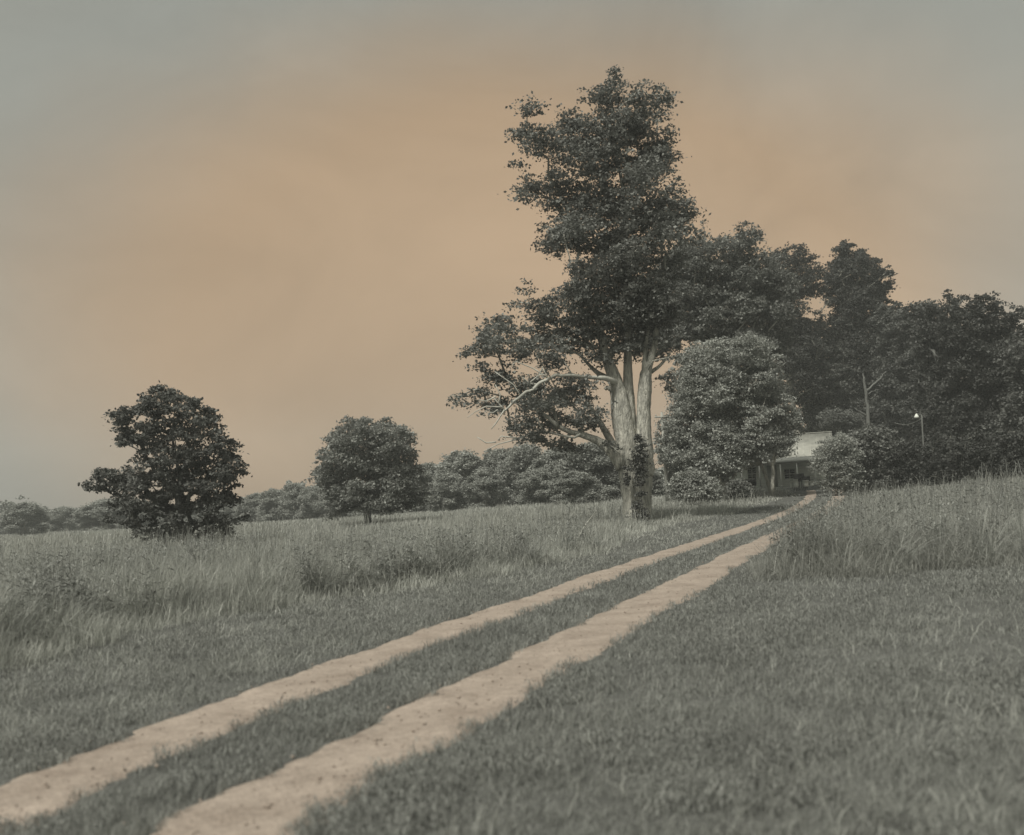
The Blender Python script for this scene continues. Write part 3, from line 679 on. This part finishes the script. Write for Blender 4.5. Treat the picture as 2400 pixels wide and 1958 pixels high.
FT = [  # column, top row (photo px), distance, width px, kind, label
    (60, 1178, 150, 70, 0, 'dark bushy tree at the very left edge of the field'),
    (150, 1190, 175, 60, 2, 'low dome-shaped tree between the left picture edge and the dark young oak'),
    (108, 1208, 180, 50, 1, 'small tree low in the treeline between two domed ones at far left'),
    (196, 1212, 185, 50, 4, 'short pointed tree of the treeline just left of the dark young oak'),
    (250, 1170, 160, 90, 0, 'rounded tree showing left of and below the side limb of the young oak'),
    (330, 1180, 165, 90, 2, 'treeline tree mostly hidden behind the young oak'),
    (430, 1185, 165, 90, 1, 'treeline tree hidden straight behind the stem of the young oak'),
    (527, 1172, 165, 80, 0, 'rounded tree emerging right of the dark young oak'),
    (572, 1180, 160, 44, 4, 'small pointed tree at the dip of the skyline right of the young oak'),
    (604, 1157, 160, 62, 0, 'flat-topped tree right of the small pointed treeline tree'),
    (648, 1148, 150, 72, 2, 'rounded tree midway between the young oak and the lone field tree'),
    (692, 1133, 142, 66, 3, 'taller open-crowned tree left of the lone field tree'),
    (738, 1140, 138, 66, 2, 'tree touching the left side of the lone field tree'),
    (800, 1150, 130, 90, 0, 'treeline tree behind the left half of the lone field tree'),
    (880, 1150, 125, 90, 1, 'treeline tree straight behind the trunk of the lone field tree'),
    (965, 1130, 120, 90, 2, 'treeline tree behind the right flank of the lone field tree'),
    (1012, 1088, 118, 78, 3, 'sparse-topped tree right beside the lone field tree'),
    (1094, 1060, 112, 112, 0, 'large domed tree right of the sparse-topped one in the woodland edge'),
    (1050, 1112, 104, 74, 2, 'lower tree in front of the gap beside the large domed woodland tree'),
    (1176, 1056, 112, 90, 1, 'tall peaked tree just right of the notch in the woodland skyline'),
    (1140, 1100, 100, 70, 0, 'bushy tree at the foot of the notch in the woodland skyline'),
    (1236, 1044, 106, 96, 2, 'broad woodland tree below the hanging tip of the lowest maple limb'),
    (1310, 1052, 100, 90, 0, 'pale woodland tree standing just left of the maple trunk'),
    (1262, 1105, 92, 74, 2, 'pale rounded bushy tree in front at the end of the open field'),
    (1390, 1040, 90, 110, 2, 'light grey tree touching the left side of the maple trunk'),
    (1350, 1110, 84, 84, 0, 'low leafy tree at the left foot of the maple'),
    (1450, 1070, 90, 90, 0, 'woodland tree hidden straight behind the maple trunk'),
    (1530, 1110, 90, 60, 1, 'small woodland tree in the gap between maple trunk and utility pole'),
]
for r in FT: far_tree(*r)
# the wood that goes on behind its edge
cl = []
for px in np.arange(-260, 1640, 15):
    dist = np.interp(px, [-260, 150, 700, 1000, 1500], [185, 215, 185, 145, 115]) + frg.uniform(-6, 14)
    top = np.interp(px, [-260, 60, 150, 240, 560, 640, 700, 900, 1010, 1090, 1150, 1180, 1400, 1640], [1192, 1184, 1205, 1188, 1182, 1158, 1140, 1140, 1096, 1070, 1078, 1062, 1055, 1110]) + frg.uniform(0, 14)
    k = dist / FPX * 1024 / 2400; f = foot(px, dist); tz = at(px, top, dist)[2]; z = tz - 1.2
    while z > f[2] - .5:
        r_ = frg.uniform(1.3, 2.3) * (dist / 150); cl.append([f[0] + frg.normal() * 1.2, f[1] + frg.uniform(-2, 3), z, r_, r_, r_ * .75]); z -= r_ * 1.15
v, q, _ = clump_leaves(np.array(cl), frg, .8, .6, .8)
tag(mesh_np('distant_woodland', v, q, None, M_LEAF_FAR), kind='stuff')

# ------------------------------------------------------------------ trees round the house
def Z7(X, Y): return (1500 + .4229 * X, 500 + .4229 * Y)
def Z1(X, Y): return (1500 + .4229 * X, 850 + .4229 * Y)
rrg = np.random.default_rng(31)
def poly_tree(name, label, poly, dist, r, thick, leafmat, barkmat, tr, foot_px, cat='tree', dens=1.0, leaf=.2, sub=.36, low=.3, n_extra=(), **kw):
    c = fill_clumps(poly, dist, r, thick, rrg)
    if len(n_extra): c = np.vstack([c, px_clumps(n_extra, dist, .6, rrg)])
    return make_tree(name, label, cat, foot(foot_px, dist), c, leafmat, barkmat, tr, rrg, dens=dens, leaf=leaf, sub=sub, low=low, **kw)
B1 = [Z7(*p) for p in [(150,260),(240,180),(400,172),(470,140),(540,122),(620,150),(640,230),(720,240),(790,330),(830,450),(820,600),(800,760),(640,800),(500,740),(380,700),(200,720),(100,760),(20,700),(0,500),(60,350)]]
poly_tree('shade_tree', 'wide layered tree joining the right flank of the tall maple above the pale willowy tree', B1, 75, 27, 4.0, M_LEAF_MAIN, M_BARK, .34, 1700, dens=.8, leaf=.2, sub=.4, tip=.022, n_extra=[Z7(540, 125) + (12, 10), Z7(470, 150) + (10, 10), Z7(610, 150) + (12, 8), Z7(400, 175) + (16, 8)])
B2 = [Z7(*p) for p in [(700,260),(780,205),(880,228),(940,290),(990,375),(1010,450),(880,470),(850,520),(960,680),(1000,760),(960,900),(1000,1000),(960,1060),(860,1040),(780,900),(700,780),(680,600),(690,400)]]
poly_tree('shade_tree', 'dark-topped tree with sky holes between the wide layered tree and the tall pointed tree', B2, 100, 24, 3.6, M_LEAF_DARK_SHADED, M_BARK, .34, 1870, dens=.6, leaf=.2, sub=.4, tip=.02, n_extra=[Z7(785, 215) + (10, 10), Z7(745, 240) + (10, 6)])
B3 = [Z7(*p) for p in [(780,660),(860,600),(960,590),(1060,640),(1120,740),(1180,850),(1170,960),(1220,1080),(1200,1190),(1000,1180),(900,1200),(900,960),(800,800)]]
poly_tree('yard_tree', 'lighter leafy tree hanging over the roof of the white house', B3, 104, 23, 3.0, M_LEAF_MAIN, M_BARK, .26, 1930, dens=.65, leaf=.22, sub=.42, tip=.02, n_extra=[(1950, 700, 15, 10), (1925, 735, 16, 11), (1972, 745, 15, 11), (1990, 705, 11, 9), (1962, 668, 10, 8), (1940, 780, 18, 12), (1985, 790, 16, 11), (2010, 760, 16, 12)])
TC = [Z7(*p) for p in [(180,960),(200,860),(240,780),(320,740),(400,715),(500,700),(600,705),(680,750),(730,810),(780,940),(825,1050),(860,1140),(870,1180),(845,1260),(800,1330),(700,1350),(560,1400),(430,1480),(300,1460),(180,1440),(95,1330),(100,1200),(160,1110),(195,1030)]]
willow = poly_tree('willowy_tree', 'large pale grey-green willowy tree with thin stems standing before the left end of the house', TC, 70, 19, 3.0, M_LEAF_LIGHT, M_BARK, .16, 1815, dens=1.25, leaf=.16, sub=.34, low=.2, tip=.014)
TD = [Z7(*p) for p in [(1130,150),(1165,215),(1230,225),(1262,290),(1305,290),(1310,340),(1375,325),(1350,380),(1392,410),(1340,450),(1350,520),(1400,580),(1430,680),(1460,800),(1460,950),(1380,1000),(1250,1010),(1180,960),(1120,900),(1080,800),(1060,680),(1080,600),(1080,540),(1060,460),(1030,350),(1080,330),(1080,280),(1108,230)]]
poly_tree('tall_tree', 'tall dark pointed tree rising behind the house above all its neighbours', TD, 104, 16, 3.2, M_LEAF_DARK_SHADED, M_BARK, .36, 2042, dens=.65, leaf=.24, sub=.42, tip=.022, top_frac=.93, n_extra=[Z7(1130, 172) + (5, 10), Z7(1135, 210) + (12, 10), Z7(1160, 250) + (18, 9), Z7(1235, 235) + (7, 6), Z7(1060, 345) + (12, 5), Z7(1375, 335) + (10, 7)])
TE = [Z7(*p) for p in [(1340,560),(1400,500),(1480,515),(1560,530),(1620,560),(1700,700),(1720,900),(1700,1100),(1600,1220),(1420,1200),(1330,1100),(1330,900),(1380,760)]]
poly_tree('shade_tree', 'dark rounded tree filling the space between the tall pointed tree and the great dome', TE, 96, 22, 4, M_LEAF_MID, M_BARK_D, .36, 2120, dens=.95, leaf=.24, sub=.42, tip=.02)
TF = [Z7(*p) for p in [(1590,560),(1680,495),(1760,478),(1880,505),(1920,560),(2010,620),(2060,680),(2100,740),(2200,900),(2260,1100),(2260,1380),(2100,1420),(1900,1400),(1700,1380),(1600,1250),(1590,1000),(1640,800),(1560,680)]]
poly_tree('shade_tree', 'great dark dome-shaped tree at the right edge of the picture', TF, 78, 28, 5.0, M_LEAF_DARK_SHADED, M_BARK_D, .5, 2270, dens=1.0, leaf=.22, sub=.42, tip=.024, low=.2)
TG = [(2380, 800), (2440, 780), (2520, 800), (2600, 880), (2640, 1000), (2600, 1110), (2420, 1110), (2360, 1000), (2400, 900)]
poly_tree('shade_tree', 'dark leafy tree cut by the right picture edge beside the great dome', TG, 68, 30, 4, M_LEAF_MID, M_BARK_D, .36, 2500, dens=.9, leaf=.22, sub=.42)
TH = [(1900, 960), (1950, 900), (2000, 880), (2060, 870), (2130, 900), (2200, 930), (2240, 1000), (2230, 1100), (1900, 1100)]
poly_tree('yard_tree', 'low dark spreading tree closing the gap behind the house and the bare forked trunk', TH, 112, 24, 3, M_LEAF_DARK_SHADED, M_BARK_D, .2, 2070, leaf=.24, sub=.42)
# bare-stemmed trunk with forked limbs in front of the tall tree
fs = foot(2046, 84); e = empty('bare_tree', fs); tag(e, 'thin pale bare trunk with forked leafless branches against the dark trees behind the house', 'tree')
mb = MB()
def ztube(mb, rows, dist, zf, dy=0., sides=6, seed=1):
    k = dist / FPX * 1024 / 2400; P = [at(*zf(r[0], r[1]), dist) + np.array([0, dy, 0]) for r in rows]
    n = len(P); f = np.linspace(0, n - 1, (n - 1) * 3 + 1); P = np.array(P)
    I = np.stack([np.interp(f, np.arange(n), P[:, i]) for i in range(3)], 1); I[1:-1] += rrg.normal(size=I[1:-1].shape) * .03
    mb.tube(I, np.interp(f, np.arange(n), [r[2] * k for r in rows]), sides=sides, rough=.06, seed=seed)
ztube(mb, [(1290, 700, 6), (1272, 500, 5), (1268, 340, 4.6), (1262, 240, 4), (1250, 150, 3.4), (1240, 90, 2.5), (1236, 60, 1.2)], 84, Z1)
mb.build('trunk', M_SNAG, e, True); mb = MB()
ztube(mb, [(1252, 165, 3), (1290, 125, 2.6), (1330, 90, 2), (1365, 50, 1)], 84, Z1)
mb.build('limb', M_SNAG, e, True); mb = MB()
ztube(mb, [(1258, 295, 2.4), (1225, 275, 1.8), (1190, 250, 1)], 84, Z1); mb.build('limb', M_SNAG, e, True)
mb = MB(); ztube(mb, [(1268, 175, 2), (1285, 160, 1.2), (1310, 150, .6)], 84, Z1); mb.build('limb', M_SNAG, e, True)

for rows in ([(738, 715, 5), (735, 560, 4), (745, 450, 3), (720, 370, 2)], [(742, 560, 3), (770, 480, 2.2), (800, 420, 1.5)], [(500, 705, 4), (528, 620, 3), (575, 540, 2)], [(470, 700, 3.5), (440, 640, 2.6), (400, 570, 1.6)], [(735, 580, 3), (690, 520, 2.2), (650, 470, 1.4)]):
    mb = MB(); ztube(mb, rows, 68.3, Z1); mb.build('stem', M_BARK, willow, True)
# shrubs
def shrub(label, poly, dist, r, thick, mat, foot_px, dens=1.2, leaf=.16, sub=.28, name='shrub', group=None):
    c = fill_clumps(poly, dist, r, thick, rrg)
    return make_tree(name, label, 'shrub', foot(foot_px, dist), c, mat, M_BARK, .06, rrg, dens=dens, leaf=leaf, sub=sub, low=.1, tip=.01, twigs=False, sides=6, top_frac=.7)
M_SHRUB = foliage_mat('shrub_leaves', g(0.15), .45, .5, .3)
shrub('dark rounded shrub with large leaves against the right end of the house', [Z1(*p) for p in [(1120,430),(1180,385),(1260,365),(1350,375),(1420,430),(1450,520),(1440,620),(1400,690),(1300,710),(1200,700),(1150,600),(1120,520)]], 68, 20, 1.6, M_SHRUB, 2045, leaf=.2)
shrub('pale feathery bush half hiding the porch corner of the white house', [Z1(*p) for p in [(960,500),(1010,445),(1070,410),(1140,400),(1190,450),(1210,570),(1220,650),(1170,700),(1080,710),(1010,690),(1040,620),(980,580)]], 66, 15, 1.0, foliage_mat('feathery_leaves', g(.3), .4, .5, .4), 1965, dens=.7, leaf=.13)
shrub('low pale shrub with drooping leaves beside the utility pole', [Z1(*p) for p in [(165,700),(200,640),(290,605),(370,630),(430,690),(420,740),(180,745)]], 64, 14, 1.2, M_LEAF_LIGHT, 1625, leaf=.16)
shrub('small leafy shrub under the thin stems of the willowy tree', [Z1(*p) for p in [(500,690),(530,655),(580,660),(610,700),(600,730),(505,730)]], 66, 11, .8, M_SHRUB, 1735)
shrub('dark leafy bush right of the large-leaved shrub', [Z1(*p) for p in [(1400,480),(1480,440),(1560,450),(1620,500),(1640,600),(1600,640),(1450,660),(1410,600)]], 66, 18, 1.6, M_LEAF_DARK_SHADED, 2150)
shrub('dark thicket bush below the yard lamp post', [Z1(*p) for p in [(1600,470),(1680,400),(1760,420),(1800,520),(1780,620),(1620,650),(1590,560)]], 62, 20, 2, M_LEAF_DARK_SHADED, 2215)
shrub('broad dark thicket bush under the great dome-shaped tree', [Z1(*p) for p in [(1740,480),(1850,400),(1960,400),(2000,480),(2000,600),(1860,630),(1750,620)]], 58, 22, 2, M_LEAF_DARK_SHADED, 2290)
shrub('dark thicket bush at the right picture edge above the bank', [Z1(*p) for p in [(1960,470),(2050,380),(2200,380),(2350,460),(2350,620),(2100,650),(1970,610)]], 54, 24, 2, M_LEAF_DARK_SHADED, 2390)
shrub('leafy bush above the ridge behind the right gable of the house', [Z1(*p) for p in [(1000,300),(1100,260),(1180,300),(1260,330),(1330,370),(1200,400),(1120,380),(1010,340)]], 96, 18, 2, M_SHRUB, 1990)

# ------------------------------------------------------------------ white house with a porch
HD = 88.0; FR = foot(1950, HD); th = math.radians(17)
U = np.array([math.cos(th), -math.sin(th), 0]); Wd = np.array([math.sin(th), math.cos(th), 0]); Zv = np.array([0, 0, 1.0])
HL, HDp, HE, HR = 12.0, 7.5, 2.8, 4.9
O = FR - U * HL; O[2] = FR[2] - .15
print('house', O, FR)
house = empty('house', O); tag(house, 'small white farmhouse with bright metal gable roof and shaded front porch', 'house')
M_SIDE = noise_mat('white_siding', g(.68), g(.8), scale=1.5, stretch=(1, 1, 6), bump=.3, dist=.02)
M_ROOF = noise_mat('pale_metal_roof', g(.3, .02), g(.5, .03), scale=1.2, stretch=(1, 1, 1), bump=.15, rough=.5, dist=.02)
M_TRIM = noise_mat('grey_trim_paint', g(.22), g(.32), scale=3, bump=.1)
M_DARK = noise_mat('dark_painted_surface', g(.02), g(.04), scale=3, bump=.1, rough=.5)
M_GLASS = noise_mat('dark_window_glass', g(.015), g(.03), scale=2, bump=.0, rough=.12, spec=.6)
M_WHITE = noise_mat('white_paint', g(.6), g(.7), scale=4, bump=.1)
def P(u, w, z): return O + U * u + Wd * w + Zv * z
def hb(mb, u0, u1, w0, w1, z0, z1): mb.obox(P(u0, w0, z0), U * (u1 - u0), Wd * (w1 - w0), Zv * (z1 - z0))
mb = MB()
# walls with gables, one pentagon prism
prof = [(0, -.3), (HDp, -.3), (HDp, HE), (HDp / 2, HR), (0, HE)]
V = [P(u, w, z) for u in (0, HL) for w, z in prof]
mb.raw(V, [(0, 1, 6, 5), (1, 2, 7, 6), (4, 0, 5, 9)], [(0, 4, 1), (1, 4, 2), (2, 4, 3), (5, 6, 9), (6, 7, 9), (7, 8, 9)])
for k_ in range(14):     # lapped boards along the front and the gable end
    z = .1 + k_ * .2
    hb(mb, .02, HL - .02, -.02 - .012, -.0, z, z + .02); hb(mb, HL, HL + .014, .02, HDp - .02, z, z + .02)
mb.build('wall', M_SIDE, house)
mb = MB()
for sgn in (0, 1):
    w0, w1 = (-.35, HDp / 2) if sgn == 0 else (HDp + .35, HDp / 2)
    sl = (HR - HE) / (HDp / 2); ze = HE - .35 * sl + .04
    mb.obox(P(-.4, w0, ze), U * (HL + .8), P(0, w1, HR + .04) - P(0, w0, ze), Zv * .1)
    for k_ in range(int((HL + .8) / .6) + 1):
        mb.obox(P(-.4 + k_ * .6, w0, ze + .1), U * .04, P(0, w1, HR + .04) - P(0, w0, ze), Zv * .035)
roof = mb.build('roof', M_ROOF, house)
mb = MB(); hb(mb, -.42, HL + .42, HDp / 2 - .12, HDp / 2 + .12, HR + .12, HR + .2); mb.build('ridge_cap', M_ROOF, roof)
mb = MB(); hb(mb, 2.2, HL - 1.2, -2.42, -2.32, 2.2, 2.36)
pr_ = MB(); pr_.obox(P(2.0, -2.5, 2.34), U * (HL - 3), P(0, -.05, 2.78) - P(0, -2.5, 2.34), Zv * .07)
pro = pr_.build('porch_roof', noise_mat('grey_metal_roof', g(.22), g(.33), scale=2, bump=.2), house)
mb.build('beam', M_TRIM, pro)
mb = MB(); hb(mb, 2.1, HL - 1.1, -2.4, -.03, -.3, .22); mb.build('porch_floor', M_TRIM, house)
for u, m in ((2.4, M_WHITE), (4.35, M_TRIM), (5.9, M_TRIM), (7.7, M_WHITE), (9.1, M_WHITE), (10.6, M_WHITE)):
    mb = MB(); hb(mb, u, u + .11, -2.4, -2.29, .22, 2.2); hb(mb, u - .03, u + .14, -2.43, -2.26, .22, .34); mb.build('porch_post', m, house)
def window(u0, u1, z0, z1, end=False, bars=1):
    fr = MB(); gl = MB()
    def q(mb, a0, a1, d0, d1, z0, z1):
        if end: mb.obox(P(HL + d0, a0, z0), U * (d1 - d0), Wd * (a1 - a0), Zv * (z1 - z0))
        else: hb(mb, a0, a1, -d1, -d0, z0, z1)
    q(fr, u0 - .08, u0, .016, .07, z0 - .08, z1 + .08); q(fr, u1, u1 + .08, .016, .07, z0 - .08, z1 + .08)
    q(fr, u0, u1, .016, .07, z1, z1 + .08); q(fr, u0, u1, .016, .09, z0 - .08, z0)
    for b in range(bars): x = u0 + (u1 - u0) * (b + 1) / (bars + 1); q(fr, x - .025, x + .025, .016, .055, z0, z1)
    q(fr, u0, (u1), .02, .05, (z0 + z1) / 2 - .025, (z0 + z1) / 2 + .025)
    f = fr.build('window', M_WHITE, house); q(gl, u0, u1, .008, .014, z0, z1); gl.build('pane', M_GLASS, f)
window(4.8, 5.5, .95, 2.1); window(8.0, 8.9, .9, 1.75); window(3.45, 3.95, 3.2, 4.3, end=True); window(1.2, 2.0, .9, 2.0)
window(2.2, 3.1, .9, 2.0, end=True)
mb = MB(); hb(mb, 6.5, 7.35, -.06, -.016, .22, 2.2); dr = mb.build('door', noise_mat('pale_door_paint', g(.35), g(.42), scale=3), house)
mb = MB(); mb.lathe([(0, 0), (.03, .01), (.03, .05), (0, .06)], P(6.6, -.1, 1.15), 8); mb.build('handle', M_DARK, dr)
# left lean-to with dark open front
mb = MB(); hb(mb, -3.2, -3.05, .6, 5, -.3, 2.35); hb(mb, -3.05, .0, 4.85, 5, -.3, 2.5); mb.build('carport_wall', M_SIDE, house)
mb = MB(); mb.obox(P(-3.5, .2, 2.36), U * 3.48, Wd * 5.0, Zv * .12); mb.build('carport_roof', M_TRIM, house)
for u in (-3.3, -.25):
    mb = MB(); hb(mb, u, u + .12, .3, .42, -.3, 2.36); mb.build('carport_post', M_WHITE, house)

# things standing about in front of the porch
def on_ground(X, Y, dist=None):
    px = 1700 + X / 5.32; f = foot(px, dist); return f
def pot(X, dist, label, mat, r=.2, h=.36, name='bucket', cat='bucket'):
    f = on_ground(X, 0, dist); e = empty(name, f); tag(e, label, cat, 'buckets and tubs before the porch')
    mb = MB(); f = f + np.array([0, 0, .35])
    e.location = tuple(f)
    mb.lathe([(0, -.02), (r * .8, -.02), (r * .85, h * .3), (r, h), (r * 1.08, h), (r * 1.08, h + .03), (r * .95, h + .03), (r * .9, h * .85), (0, h * .85)], f, 14); mb.build('tub', mat, e, True)
    mb = MB(); t = np.linspace(0, math.pi, 9); mb.tube(np.stack([f[0] + r * 1.05 * np.cos(t), f[1] + 0 * t, f[2] + h * .95 + r * .8 * np.sin(t)], 1), .012, 5); mb.build('handle', M_DARK, e)
pot(845, 78, 'white bucket at the left of the row in front of the porch', M_WHITE, .2, .42)
pot(885, 77.5, 'tall pale tub next to the leftmost bucket before the porch', M_SIDE, .2, .6)
pot(1012, 78, 'white tub right of the black chair before the porch', M_WHITE, .24, .44)
pot(1085, 78.5, 'white bucket farthest right on the ground before the porch', M_WHITE, .2, .34)
pot(1112, 81, 'small bright pail standing near the right porch post', M_WHITE, .15, .5)
def chair(X, dist, label, mat, rz=0.0):
    f = on_ground(X, 0, dist) + np.array([0, 0, .35]); e = empty('yard_chair', f); tag(e, label, 'chair')
    c = MB(); c.box(f[0] - .3, f[0] + .3, f[1] - .28, f[1] + .28, f[2] + .38, f[2] + .43); c.build('seat', mat, e)
    c = MB(); c.obox((f[0] - .3, f[1] + .24, f[2] + .44), (.6, 0, 0), (0, .05, 0), (0, .14, .55)); c.build('backrest', mat, e)
    for sx in (-1, 1):
        c = MB(); c.box(f[0] + sx * .31 - .03, f[0] + sx * .31 + .03, f[1] - .28, f[1] + .26, f[2] + .6, f[2] + .64); c.build('armrest', mat, e)
        for sy in (-1, 1):
            c = MB(); c.tube([(f[0] + sx * .3, f[1] + sy * .25, f[2] - .35), (f[0] + sx * .27, f[1] + sy * .23, f[2] + .38)], .028, 6); c.build('leg', mat, e)
chair(925, 79, 'black yard chair standing among the white buckets', M_DARK)
chair(965, 80, 'dark yard chair right behind the first black one', M_DARK)
f = P(9.6, -2.0, .25); e = empty('storage_box', f); tag(e, 'dark boxy appliance standing at the right end of the porch', 'box')
mb = MB(); mb.obox(f, U * .6, Wd * .5, Zv * .75); mb.build('body', M_DARK, e); mb = MB(); mb.obox(f - U * .02 - Wd * .02 + Zv * .75, U * .64, Wd * .54, Zv * .05); mb.build('lid', M_TRIM, e)
# grill / barrel pair beside the carport
f = on_ground(320, 0, 76) + np.array([0, 0, .25]); e = empty('barrel_grill', f); tag(e, 'black barrel grill on legs standing left of the willowy tree stems', 'grill')
mb = MB(); mb.tube([(f[0] - .45, f[1], f[2] + .75), (f[0] - .42, f[1], f[2] + .75), (f[0] + .42, f[1], f[2] + .75), (f[0] + .45, f[1], f[2] + .75)], [.2, .28, .28, .2], 14); mb.build('barrel', M_DARK, e, False)
for sx in (-.35, .35):
    for sy in (-.2, .2):
        mb = MB(); mb.tube([(f[0] + sx, f[1] + sy, f[2] - .3), (f[0] + sx * .9, f[1] + sy * .8, f[2] + .6)], .025, 5); mb.build('leg', M_DARK, e)

# ------------------------------------------------------------------ utility pole, yard lamp, wire
pd = 70; f = foot(1566, pd); t = at(1551, 966, pd); e = empty('utility_pole', f); tag(e, 'leaning grey utility pole with a short crossarm right of the maple trunk', 'pole')
mb = MB(); mb.tube([f - [0, 0, .4], f * .5 + t * .5, t], [.15, .125, .09], 10); mb.build('post', M_POLE, e, True)
mb = MB(); c = t - np.array([0, 0, .35]); mb.obox(c - [.55, .13, .05], (1.1, 0.05, 0), (0, .1, 0), (0, 0, .11)); arm = mb.build('crossarm', M_POLE, e)
for sx in (-.45, .45):
    mb = MB(); mb.lathe([(.02, 0), (.05, .03), (.03, .06), (.05, .09), (.02, .14), (0, .15)], c + [sx, -.08, .06], 8); mb.build('insulator', M_TRIM, arm, True)
ld = 64; f = foot(2170, ld); t = at(2160, 972, ld); e = empty('yard_lamp', f); tag(e, 'slim yard lamp post with a white bell-shaped lamp before the dark trees', 'lamp post')
mb = MB(); mb.tube([f - [0, 0, .3], t], [.06, .045], 8); mb.build('post', M_BARK_D, e, True)
lp = at(2148, 975, ld)
mb = MB(); mb.tube([t, (t + lp) / 2 + [0, 0, .08], lp + [0, 0, .12]], .02, 6); mb.build('lamp_arm', M_TRIM, e)
mb = MB(); mb.lathe([(0, .16), (.05, .15), (.07, .08), (.13, 0), (.17, -.12), (.15, -.12), (.1, 0), (0, .05)], lp, 12); mb.build('lamp_shade', M_WHITE, e, True)
wp = at(*Z1(1410, 333), 74); n = 16; a = np.linspace(0, 1, n)[:, None]; w0 = t - [0, 0, .25]
mb = MB(); mb.tube(w0 * (1 - a) + wp * a - np.array([0, 0, 1]) * .25 * np.sin(a * math.pi), .018, 5)
tag(mb.build('power_cable', M_TRIM), 'thin cable slung from the yard lamp post towards the house', 'cable')
# fallen wood in the grass
s0 = ground(1344, 1290); s1 = ground(1400, 1262); mb = MB()
s1[2] += .9; s0[2] += .05; mb.tube([s0, s0 * .6 + s1 * .4 + [0, 0, .1], s1], [.03, .025, .012], 6, .05); 
tag(mb.build('fallen_branch', M_DEAD, None, True), 'pale fallen stick leaning in the tall grass in front of the maple', 'branch')
# ------------------------------------------------------------------ the hazy air
hz = MB(); hz.box(-700, 700, -60, 420, -4, 34)
m, nt = newmat('hazy_air'); pv = N(nt, 'ShaderNodeVolumePrincipled'); pv.inputs['Color'].default_value = (.90, .94, .90, 1); pv.inputs['Density'].default_value = 0.0009; pv.inputs['Anisotropy'].default_value = 0.0
nt.links.new(pv.outputs[0], N(nt, 'ShaderNodeOutputMaterial').inputs['Volume'])
tag(hz.build('haze', m), kind='stuff')
